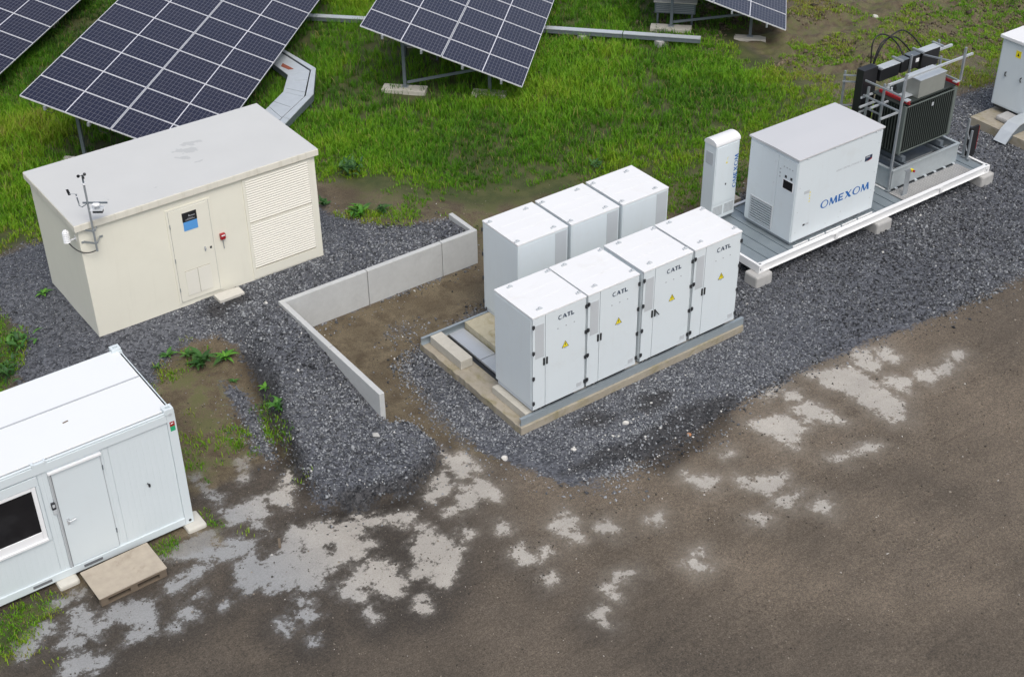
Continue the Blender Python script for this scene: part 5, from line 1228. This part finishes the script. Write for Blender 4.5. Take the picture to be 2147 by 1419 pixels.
def combiner(cx, cy, z0, lx, lab):
    t = thing('combiner_box', lab, 'electrical box', (cx, cy, z0), AL - math.pi / 2, 'electrical boxes under the solar tables')
    MB().box(-lx / 2, lx / 2, -0.18, 0.18, 0.0, 0.36).build('housing', 'galv_dull', t, 0.01, local=True)
    MB().box(-lx / 2 - 0.04, lx / 2 + 0.04, -0.24, 0.24, 0.365, 0.40).build('lid', 'conc_step', t, 0.006, local=True)
    for k in range(5): MB().box(-lx / 2 + 0.05, lx / 2 - 0.05, -0.2, -0.181, 0.05 + k * 0.06, 0.075 + k * 0.06).build('cooling_rib', 'galv', t, local=True)
    for x in (-lx / 2 + 0.1, lx / 2 - 0.1): MB().box(x - 0.03, x + 0.03, -0.1, 0.1, -0.6, 0.0).build('leg', 'galv_dull', t, local=True)
combiner(7.75, 16.05, 0.85, 1.2, 'grey electrical box with pale lid under the middle solar table')
combiner(15.98, 13.80, 0.62, 1.3, 'grey electrical box with pale lid under the top right solar table')

# ------------------------------------------------------------------ cable trays
def twin_tray():
    t = thing('cable_trough', 'pair of galvanised cable troughs bending through the grass behind the cream building', 'cable trough', (3.2, 15.6, 0.45))
    inner = [(3.75, 19.2), (3.57, 17.6), (3.537, 16.7), (2.87, 15.76), (2.09, 15.17), (0.6, 14.05)]
    slit = [(4.16, 19.6), (4.147, 18.1), (4.18, 16.56), (3.19, 15.12), (2.04, 14.32), (0.9, 13.5)]
    slit2 = [(4.21, 19.6), (4.195, 18.1), (4.225, 16.55), (3.225, 15.085), (2.07, 14.275), (0.93, 13.46)]
    outer = [(4.31, 19.7), (4.30, 18.22), (4.39, 16.56), (3.46, 15.18 - 0.12), (2.14, 14.05), (1.05, 13.2)]
    for nm, a, b, z1, m in (('wide_lid', inner, slit, 0.80, 'tray_steel'), ('narrow_lid', slit2, outer, 0.83, 'tray_steel')):
        for i in range(len(a) - 1):
            e = 0.006
            pa, pb = Vector(a[i]), Vector(a[i + 1]); qa, qb = Vector(b[i]), Vector(b[i + 1])
            pa2, pb2, qa2, qb2 = pa.lerp(pb, e), pa.lerp(pb, 1 - e), qa.lerp(qb, e), qa.lerp(qb, 1 - e)
            MB().prism([pa2, pb2, qb2, qa2], 'z', z1 - 0.03, z1).build(nm, m, t, 0.004)
            MB().prism([pa.lerp(qa, .04), pb.lerp(qb, .04), qb.lerp(pb, .04), qa.lerp(pa, .04)], 'z', z1 - 0.22, z1 - 0.031).build('trough', 'galv_dull', t)
            c = (pa + qa) / 2
            MB().box(c.x - 0.03, c.x + 0.03, c.y - 0.03, c.y + 0.03, 0.2, z1 - 0.221).build('support', 'galv_dull', t)
    MB().prism([(3.66, 17.35), (3.72, 17.0), (3.86, 16.95), (3.80, 17.5)], 'z', 0.801, 0.812).build('rust_patch', 'rust', t)
    for (a, b) in (((3.50, 16.25), (3.85, 16.0)), ((3.05, 15.9), (3.35, 15.35)), ((2.35, 15.35), (2.55, 14.75))): MB().tube([(a[0], a[1], 0.805), (b[0], b[1], 0.805)], 0.006, 6).build('tie_wire', 'galv', t)
twin_tray()
def straight_tray(pts, z1, lab, ends):
    t = thing('cable_tray', lab, 'cable tray', (pts[0][0], pts[0][1], 0.3), group='straight cable trays behind the solar tables')
    for i in range(len(pts) - 1):
        a = Vector((*pts[i], z1)); b = Vector((*pts[i + 1], z1)); n = max(1, int((b - a).length / 1.9))
        for k in range(n):
            p = a.lerp(b, k / n + 0.003); q = a.lerp(b, (k + 1) / n - 0.003)
            MB().bar(p, q, 0.24, 0.02).build('lid', 'tray_steel', t)
            MB().bar(p - Vector((0, 0, 0.075)), q - Vector((0, 0, 0.075)), 0.21, 0.128).build('channel', 'galv_dull', t)
            c = p.lerp(q, 0.5); g = float(height(np.array([c.x]), np.array([c.y]))[0])
            MB().box(c.x - 0.2, c.x + 0.2, c.y - 0.12, c.y + 0.12, g - 0.1, z1 - 0.142).build('support_block', 'conc_grey', t, 0.01)
straight_tray([(4.8, 22.3), (6.535, 20.607), (9.2, 17.95)], 0.62, 'pale straight cable tray running between the left and middle solar tables', 0)
straight_tray([(10.6, 16.65), (11.941, 15.322), (15.254, 11.767)], 0.60, 'pale straight cable tray running from the middle to the top right solar table', 0)

# ------------------------------------------------------------------ scattered growth and stones
def in_view(x, y, z=0.3, pad=1.14):
    d = np.stack([x + 13.6515, y + 18.3530, np.full_like(x, z) - 18.2084], 1)
    r = d @ np.array(_r); u = d @ np.array(_u); f = d @ np.array(_f)
    k = cam_data.lens / 36.0
    return (np.abs(r / f) < 0.5 / k * pad) & (np.abs(u / f) < 0.5 / k * (1419 / 2147) * pad)
def blocked(x, y):
    m = (x > -6.25) & (x < -0.62) & (y > 7.22) & (y < 10.06)
    m |= (x > -0.33) & (x < 5.87) & (y > -0.05) & (y < 3.73)
    m |= (x > -12.95) & (x < -6.86) & (y > 1.45) & (y < 3.9)
    m |= (x > 18.1) & (x < 22.3) & (y > 0.3) & (y < 3.68)
    m |= (x > -2.58) & (x < -2.42) & (y > 1.68) & (y < 5.95)
    m |= (x > -2.58) & (x < 2.70) & (y > 5.79) & (y < 5.95)
    m |= (x > 2.56) & (x < 2.70) & (y > 5.79) & (y < 6.87)
    m |= (x > 7.3) & (x < 7.88) & (y > 1.05) & (y < 1.5)
    return m

def mesh_from_arrays(name, co, tris, quads, attrs, mat):
    me = bpy.data.meshes.new(name)
    me.vertices.add(len(co)); me.vertices.foreach_set('co', co.astype(np.float32).ravel())
    lv = []; ls = []; n = 0
    if quads is not None and len(quads): lv.append(quads.ravel()); ls.append(np.arange(len(quads)) * 4); n = quads.size
    if tris is not None and len(tris): lv.append(tris.ravel()); ls.append(n + np.arange(len(tris)) * 3)
    lv = np.concatenate(lv).astype(np.int32); ls = np.concatenate(ls).astype(np.int32)
    me.loops.add(len(lv)); me.loops.foreach_set('vertex_index', lv)
    me.polygons.add(len(ls)); me.polygons.foreach_set('loop_start', ls)
    for k, v in attrs.items():
        a = me.attributes.new(k, 'FLOAT', 'POINT'); a.data.foreach_set('value', v.astype(np.float32))
    me.update(); me.materials.append(mat)
    ob = bpy.data.objects.new(name, me); COL.objects.link(ob)
    return ob

def grass_material():
    b = NB('grass_blades')
    tone = b.attr('tone').outputs['Fac']; tip = b.attr('tip').outputs['Fac']
    r = b.add('ShaderNodeValToRGB'); b.put(r.inputs[0], tone)
    cr = r.color_ramp
    cr.elements[0].position = 0.0; cr.elements[0].color = (0.028, 0.066, 0.012, 1)
    cr.elements[1].position = 1.0; cr.elements[1].color = (0.30, 0.24, 0.10, 1)
    for p, c in ((0.30, (0.080, 0.23, 0.012)), (0.55, (0.165, 0.36, 0.016)), (0.78, (0.28, 0.40, 0.026)), (0.90, (0.30, 0.28, 0.07))):
        e = cr.elements.new(p); e.color = (*c, 1)
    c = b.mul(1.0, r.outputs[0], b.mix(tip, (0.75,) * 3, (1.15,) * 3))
    m = b.out(c, 0.6, 0, 0.25)
    b.bsdf.inputs['Subsurface Weight'].default_value = 0.0
    tr = b.add('ShaderNodeBsdfTranslucent'); b.put(tr.inputs[0], c)
    mx = b.add('ShaderNodeMixShader'); mx.inputs[0].default_value = 0.3
    b.L.new(b.bsdf.outputs[0], mx.inputs[1]); b.L.new(tr.outputs[0], mx.inputs[2])
    b.L.new(mx.outputs[0], b.N['Material Output'].inputs[0])
    return m
def build_grass():
    N = 150000
    x = rng.uniform(-13, 32, N); y = rng.uniform(-1, 34, N)
    # spend fewer tufts on the far corner
    keep = in_view(x, y) & ~blocked(x, y)
    x, y = x[keep], y[keep]
    g = zone(x, y, GRASS, 3.0); s = zone(x, y, SPARSE, 3.0); m = zone(x, y, MUD, 3.0); gr = zone(x, y, GRAVEL, 3.0)
    n1 = fbm(x, y, 1, 4); n2 = fbm(x + 31, y - 17, 0, 3); n3 = fbm(x * 2 - 11, y * 2 + 5, 1, 5)
    dens = ss(-0.15, 1.2, g + 0.75 * n1 + 0.45 * n3)
    dens = np.maximum(dens, 0.85 * ss(-0.1, 0.4, s + 0.6 * n3) * ss(-0.1, 0.45, n1 + 0.34 + 0.45 * n3))
    dens *= 1 - 0.72 * ss(-0.3, 0.4, m) * (g > 0) * (y > 8)
    tf = zone(x, y, TURF, 3.0)
    dens *= np.where(gr > 0.05, 0.0, 1.0)
    dens = np.maximum(dens, 1.6 * ss(-0.08, 0.08, tf + 0.05 * n3))
    dens *= np.clip(0.78 + 0.40 * n1 + 0.2 * n3, 0.1, 1)
    k = rng.uniform(0, 1, len(x)) < dens
    x, y, g, n1, n2, m, dens = x[k], y[k], g[k], n1[k], n2[k], m[k], dens[k]
    lush = ss(0.0, 2.6, g + 0.4 * n1)
    tfk = ss(-0.05, 0.1, zone(x, y, TURF, 3.0))
    B = 12
    th = (0.10 + 0.165 * lush * np.clip(0.7 + 0.5 * n2, 0.3, 1.4)) * rng.uniform(0.7, 1.25, len(x))
    tt = 0.44 + 0.24 * n2 + 0.14 * n1 + rng.normal(0, 0.07, len(x)) + 0.24 * (1 - lush) - 0.16 * ss(-0.3, 0.5, m) - 0.32 * tfk
    th = th * (1 - 0.3 * tfk)
    n = len(x) * B
    bx = np.repeat(x, B) + rng.normal(0, 0.06, n); by = np.repeat(y, B) + rng.normal(0, 0.06, n)
    bh = np.repeat(th, B) * rng.uniform(0.55, 1.25, n); bt = np.clip(np.repeat(tt, B) + rng.normal(0, 0.06, n), 0, 1)
    dead = rng.uniform(0, 1, n) < 0.05; bt[dead] = rng.uniform(0.88, 1.0, dead.sum())
    bz = height(bx, by) - 0.015
    an = rng.uniform(0, 2 * np.pi, n); ln = rng.uniform(0.15, 0.8, n) * bh
    dx, dy = np.cos(an), np.sin(an)
    an2 = an + np.pi / 2 + rng.normal(0, 0.5, n); w = rng.uniform(0.006, 0.012, n)
    wx, wy = np.cos(an2) * w, np.sin(an2) * w
    P0 = np.stack([bx - wx, by - wy, bz], 1); P1 = np.stack([bx + wx, by + wy, bz], 1)
    mx, my, mz = bx + dx * ln * 0.3, by + dy * ln * 0.3, bz + bh * 0.62
    P2 = np.stack([mx + wx * 0.8, my + wy * 0.8, mz], 1); P3 = np.stack([mx - wx * 0.8, my - wy * 0.8, mz], 1)
    P4 = np.stack([bx + dx * ln, by + dy * ln, bz + bh], 1)
    co = np.stack([P0, P1, P2, P3, P4], 1).reshape(-1, 3)
    i = np.arange(n) * 5
    quads = np.stack([i, i + 1, i + 2, i + 3], 1); tris = np.stack([i + 3, i + 2, i + 4], 1)
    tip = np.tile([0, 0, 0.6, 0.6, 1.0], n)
    ob = mesh_from_arrays('grass', co, tris, quads, {'tone': np.repeat(bt, 5), 'tip': tip}, grass_material())
    tag(ob, 'rough green grass growing over the field behind the equipment', 'grass'); ob['kind'] = 'stuff'
    print('grass blades', n)
build_grass()

def stones_material(name, lo, hi, pale):
    b = NB(name)
    tone = b.attr('tone').outputs['Fac']
    p = b.pos()
    c = b.mix(b.ramp(tone, 0.0, 0.85), lo, hi)
    c = b.mix(b.ramp(tone, 0.93, 0.97), c, pale)
    c = b.mul(1.0, c, b.mix(b.noise(40, 3, 0.6, p), (0.75,) * 3, (1.2,) * 3))
    return b.out(c, 0.7, 0, 0.4)
OCT = np.array([(1, 0, 0), (-1, 0, 0), (0, 1, 0), (0, -1, 0), (0, 0, 1), (0, 0, -1)], float)
OCF = np.array([(0, 2, 4), (2, 1, 4), (1, 3, 4), (3, 0, 4), (2, 0, 5), (1, 2, 5), (3, 1, 5), (0, 3, 5)])
def build_stones(name, x, y, size, tone, mat, lab, cat, sink=0.25):
    n = len(x)
    v = OCT[None] * rng.uniform(0.55, 1.25, (n, 6, 1)) + rng.normal(0, 0.22, (n, 6, 3))
    v *= (size[:, None] * np.array([1, 1, 0.8])[None] * rng.uniform(0.65, 1.3, (n, 3)))[:, None, :]
    a = rng.uniform(0, 2 * np.pi, n); c, s = np.cos(a)[:, None], np.sin(a)[:, None]
    vx = v[..., 0] * c - v[..., 1] * s; vy = v[..., 0] * s + v[..., 1] * c
    tl = rng.normal(0, 0.5, n)[:, None]; vz = v[..., 2] * np.cos(tl) + vx * np.sin(tl)
    vx = vx * np.cos(tl) - v[..., 2] * np.sin(tl)
    z = height(x, y) + size * (0.5 - sink)
    co = np.stack([vx + x[:, None], vy + y[:, None], vz + z[:, None]], 2).reshape(-1, 3)
    tr = (OCF[None] + (np.arange(n) * 6)[:, None, None]).reshape(-1, 3)
    ob = mesh_from_arrays(name, co, tr, None, {'tone': np.repeat(tone, 6)}, mat)
    tag(ob, lab, cat); ob['kind'] = 'stuff'
    print(name, n)
    return ob
def gravel():
    N = 640000
    x = rng.uniform(-13, 28, N); y = rng.uniform(-6, 13, N)
    k = in_view(x, y); x, y = x[k], y[k]
    k = ~blocked(x, y); x, y = x[k], y[k]
    g = zone(x, y, GRAVEL, 1.2); th = zone(x, y, THIN_GRAVEL, 1.2)
    n1 = fbm(x, y, 1, 5)
    d = ss(-0.12, 0.10, g + 0.26 * n1) * (0.62 + 0.25 * n1) + 0.09 * ss(-0.8, -0.05, g) * (g < 0.1)
    wt = zone(x, y, WET, 1.2)
    d *= 1 - 0.62 * ss(-0.1, 0.2, wt)
    d = np.maximum(d, 0.22 * ss(-0.2, 0.5, th + 0.5 * n1))
    # the track between office and building is finer and more trodden in
    fine = ss(-3.9, -4.9, x) * ss(3.5, 4.5, y) + ss(6.9, 7.6, y) * ss(-0.5, 0.1, x) * ss(0.9, 0.5, x)
    d *= 1 - 0.35 * np.clip(fine, 0, 1)
    k = rng.uniform(0, 1, len(x)) < d
    x, y = x[k], y[k]; fine = np.clip(fine[k], 0, 1); n1 = n1[k]; wt = wt[k]
    size = np.minimum(rng.lognormal(math.log(0.0195), 0.42, len(x)), 0.045) * (1 - 0.4 * fine)
    moundy = sdf(x, y, MOUND) > 0
    size = np.where(moundy, size * 1.05, size)
    pad = ss(-1.9, -1.2, y) * ss(0.6, 0.0, y) * ss(-1.6, -0.6, x) * ss(8.5, 6.5, x)
    size = size * (1 - 0.18 * pad)
    wet = fbm(x * 0.8 + 9, y * 0.8 - 4, 0, 4)
    tone = np.clip(rng.beta(1.6, 2.4, len(x)) + 0.08 * n1 + 0.18 * wet + 0.20 * pad - 0.22 * ss(-0.15, 0.1, wt) + np.where(moundy, -0.06, 0.0), 0, 0.92)
    pale = rng.uniform(0, 1, len(x)) < np.where((y < -0.2) & (x < 4), 0.035, 0.006); tone[pale] = 1.0
    build_stones('gravel', x, y, size, tone, stones_material('crushed_basalt', (0.016, 0.0175, 0.021), (0.315, 0.33, 0.345), (0.60, 0.59, 0.56)), 'dark grey crushed stone spread around cabinets, platform and building', 'gravel')
    # thin litter of small pebbles over the road and soil
    N = 42000
    x = rng.uniform(-12, 20, N); y = rng.uniform(-12, 9, N)
    k = in_view(x, y) & ~blocked(x, y) & (zone(x, y, GRAVEL) < 0) & (fbm(x, y, 0, 3) > -0.25); x, y = x[k], y[k]
    k = (y < 6) | (x > 0.5); x, y = x[k], y[k]
    k = rng.uniform(0, 1, len(x)) < 0.55; x, y = x[k], y[k]
    for (ax, ay, bx, by, n) in ((4.2, -5.2, 9.6, -5.6, 420), (0.6, -5.4, 5.6, -4.6, 300), (-2.6, -3.6, 2.0, -4.8, 360), (3.0, -7.2, 8.5, -6.9, 360), (1.0, -8.0, 5.5, -8.6, 300), (-5.5, -2.6, -1.5, -4.2, 260)):
        q = rng.uniform(0, 1, n); bow = 0.35 * np.sin(q * 3.1)
        side = np.where(rng.uniform(0, 1, n) < 0.5, 0.0, 0.95)
        x = np.concatenate([x, ax + (bx - ax) * q + rng.normal(0, 0.05, n)]); y = np.concatenate([y, ay + (by - ay) * q + bow + side + rng.normal(0, 0.09, n)])
    size = np.minimum(rng.lognormal(math.log(0.010), 0.5, len(x)), 0.024); tone = rng.uniform(0, 1, len(x)) ** 2.2
    build_stones('loose_pebbles', x, y, size, tone, stones_material('road_pebble', (0.045, 0.038, 0.030), (0.30, 0.26, 0.21), (0.6, 0.58, 0.54)), 'small pebbles littering the brown road', 'pebbles')
gravel()
def clods():
    N = 16000
    x = rng.uniform(15, 32, N); y = rng.uniform(5, 15, N)
    k = in_view(x, y) & (zone(x, y, MUD) > -0.2) & (fbm(x, y, 1, 4) > -0.15) & (zone(x, y, GRAVEL) < 0); x, y = x[k], y[k]
    size = rng.lognormal(math.log(0.035), 0.5, len(x)); tone = rng.uniform(0, 0.9, len(x))
    build_stones('soil_clods', x, y, size, tone, stones_material('brown_soil_clod', (0.035, 0.026, 0.016), (0.17, 0.135, 0.085), (0.4, 0.37, 0.3)), 'brown soil clods on the churned ground at top right', 'soil', 0.35)
clods()

def rock(name, x, y, s, mat, lab, cat, seed, flat=0.7):
    bm = bmesh.new(); bmesh.ops.create_icosphere(bm, subdivisions=2, radius=1.0)
    r2 = random.Random(seed)
    dirs = [Vector((r2.gauss(0, 1), r2.gauss(0, 1), r2.gauss(0, 1))).normalized() for _ in range(9)]
    cut = [r2.uniform(0.55, 0.9) for _ in dirs]
    for v in bm.verts:
        for d, c in zip(dirs, cut):
            q = v.co.dot(d)
            if q > c: v.co -= d * (q - c)
        v.co = Vector((v.co.x * s * r2.uniform(.97, 1.03), v.co.y * s * 0.8, v.co.z * s * flat))
    me = bpy.data.meshes.new(name); bm.to_mesh(me); bm.free(); me.materials.append(M[mat])
    o = bpy.data.objects.new(name, me); COL.objects.link(o)
    o.location = (x, y, float(height(np.array([x]), np.array([y]))[0]) + s * flat * 0.45); o.rotation_euler = (0, 0, r2.uniform(0, 6))
    return tag(o, lab, cat)
rock('loose_stone', 1.63, -1.02, 0.07, 'pale_stone', 'pale stone on the gravel in front of the battery slab', 'stone', 1)
rock('loose_stone', -1.04, -0.45, 0.085, 'pale_stone', 'whitish stone at the gravel tip left of the slab corner', 'stone', 2)
rock('brick_fragment', 2.42, -2.08, 0.06, 'orange_stone', 'orange brick fragment at the gravel edge', 'brick', 3, 0.4)
rock('loose_stone', 0.25, -1.05, 0.07, 'pale_stone', 'pale flat stone in the middle of the gravel tip', 'stone', 4, 0.5)
rock('loose_stone', 21.4, 10.2, 0.13, 'pale_stone', 'white lump lying in the rutted grass at top right', 'stone', 5)
rock('loose_stone', -2.95, 1.25, 0.09, 'conc_grey', 'grey stone on the mound beside the low wall end', 'stone', 6)
wd = MB().bar((-5.87, -0.06, 0.03), (-5.78, 0.14, 0.03), 0.05, 0.05).build('wood_scrap', 'wood', None)
tag(wd, 'small wood scrap lying on the pale patch of road', 'wood')
wd = MB().box(9.6, 9.85, 4.25, 4.5, 0.05, 0.16).build('timber_offcut', 'ply', None)
tag(wd, 'short timber offcut on the ground behind the inverter cabinet', 'wood')

def leaf_material(name, c0, c1):
    b = NB(name)
    r = b.add('ShaderNodeObjectInfo').outputs['Random']
    c = b.mix(r, c0, c1)
    c = b.mul(1.0, c, b.mix(b.noise(30, 2, 0.5, b.pos()), (0.8,) * 3, (1.2,) * 3))
    return b.out(c, 0.5, 0, 0.3)
M['leaf'] = leaf_material('weed_leaf', (0.035, 0.12, 0.02), (0.085, 0.21, 0.03))
M['leaf_dark'] = leaf_material('dark_weed_leaf', (0.02, 0.07, 0.015), (0.05, 0.13, 0.025))
M['leaf_bright'] = leaf_material('bright_weed_leaf', (0.055, 0.19, 0.015), (0.12, 0.28, 0.03))
def leaf_mesh(mat, wid=0.16):
    mb = MB(); n = 6; rows = []
    for i in range(n + 1):
        q = i / n; w = wid * math.sin(math.pi * (0.08 + 0.92 * q) ** 0.8) * (1 - q * 0.2)
        w = max(w, 0.004); h = 0.55 * q - 0.62 * q * q
        rows.append(((q, -w, h + w * 0.25), (q, 0, h), (q, w, h + w * 0.25)))
    for i in range(n):
        for j in range(2): mb.face([rows[i][j], rows[i + 1][j], rows[i + 1][j + 1], rows[i][j + 1]])
    return mb.mesh('leaf', mat, smooth=True, fix=False)
LEAF = {k: leaf_mesh(k) for k in ('leaf', 'leaf_dark', 'leaf_bright')}
def weed(x, y, s, n, mat, lab, up=0.5, seed=0, spread=0.0):
    r2 = random.Random(seed)
    z = float(height(np.array([x]), np.array([y]))[0])
    t = thing('weed_plant', lab, 'weed', (x, y, z), group='weeds around the building and wall')
    for k in range(n):
        a = k * 2.4 + r2.uniform(-0.3, 0.3); q = k / n
        l = 1.2 * s * r2.uniform(0.6, 1.25) * (1 - 0.35 * q)
        o = link('leaf', LEAF[mat if r2.random() < 0.75 else 'leaf_dark'], t, (math.cos(a * 1.7) * spread * r2.random(), math.sin(a * 1.7) * spread * r2.random(), 0.01 + r2.random() * spread * 0.8), (r2.uniform(-0.2, 0.2), -(0.05 + up * q + r2.uniform(0, 0.2)), a), (l, l * r2.uniform(0.9, 1.3), l))
weed(-4.19, 5.43, 0.30, 15, 'leaf_bright', 'large rosette weed at the top of the gravel bank by the site office', 0.5, 11)
weed(-4.72, 5.50, 0.34, 26, 'leaf_dark', 'tall bushy dark weed left of the large rosette on the bank', 0.9, 12, 0.16)
weed(-4.85, 5.85, 0.20, 12, 'leaf', 'small leafy weed behind the tall bushy dark weed', 0.7, 13, 0.06)
weed(-5.22, 6.05, 0.22, 10, 'leaf', 'small weed at the gravel edge nearest the cream building', 0.5, 14)
weed(-5.55, 5.85, 0.16, 8, 'leaf_dark', 'tiny weed next to the site office roof corner', 0.5, 15)
weed(-3.97, 4.01, 0.21, 10, 'leaf_bright', 'small star-shaped weed halfway down the gravel mound side', 0.4, 16)
weed(-4.12, 3.15, 0.22, 22, 'leaf', 'thin spiky weed near the foot of the gravel mound side', 1.1, 17, 0.14)
weed(-4.35, 4.75, 0.13, 8, 'leaf', 'tiny weed between rosette and star-shaped weed', 0.5, 18)
weed(-6.54, 9.65, 0.20, 11, 'leaf_bright', 'lone weed in the gravel left of the cream building', 0.5, 19)
weed(0.95, 8.40, 0.26, 40, 'leaf_bright', 'dense bright green weed clump right of the cream building', 0.95, 20, 0.18)
weed(1.50, 8.20, 0.20, 26, 'leaf_dark', 'darker weed clump beside the bright clump right of the building', 0.9, 21, 0.14)
weed(0.55, 9.40, 0.20, 20, 'leaf_dark', 'weed tuft at the louvred corner of the cream building', 0.9, 22, 0.12)
weed(1.98, 10.5, 0.20, 60, 'leaf_dark', 'big dark weed bush in the grass right of the louvred wall', 1.0, 23, 0.34)
weed(-7.75, 8.0, 0.19, 60, 'leaf', 'big weed clump behind the site office at the left edge', 1.0, 24, 0.40)
weed(-8.3, 7.3, 0.19, 60, 'leaf_dark', 'leafy weed clump above the site office roof at the left edge', 1.0, 25, 0.36)
weed(-1.93, 4.30, 0.13, 9, 'leaf', 'tiny weed on the brown soil inside the retaining wall', 0.7, 26)
weed(7.7, 7.5, 0.16, 30, 'leaf_dark', 'low dark weed patch behind the back row of cabinets', 0.7, 27, 0.2)
weed(11.6, 6.4, 0.17, 34, 'leaf_dark', 'low dark weed patch in the grass behind the inverter cabinet', 0.7, 28, 0.25)
weed(5.5, 6.6, 0.2, 16, 'leaf', 'small weed on bare soil behind the middle back cabinet', 0.6, 29, 0.12)
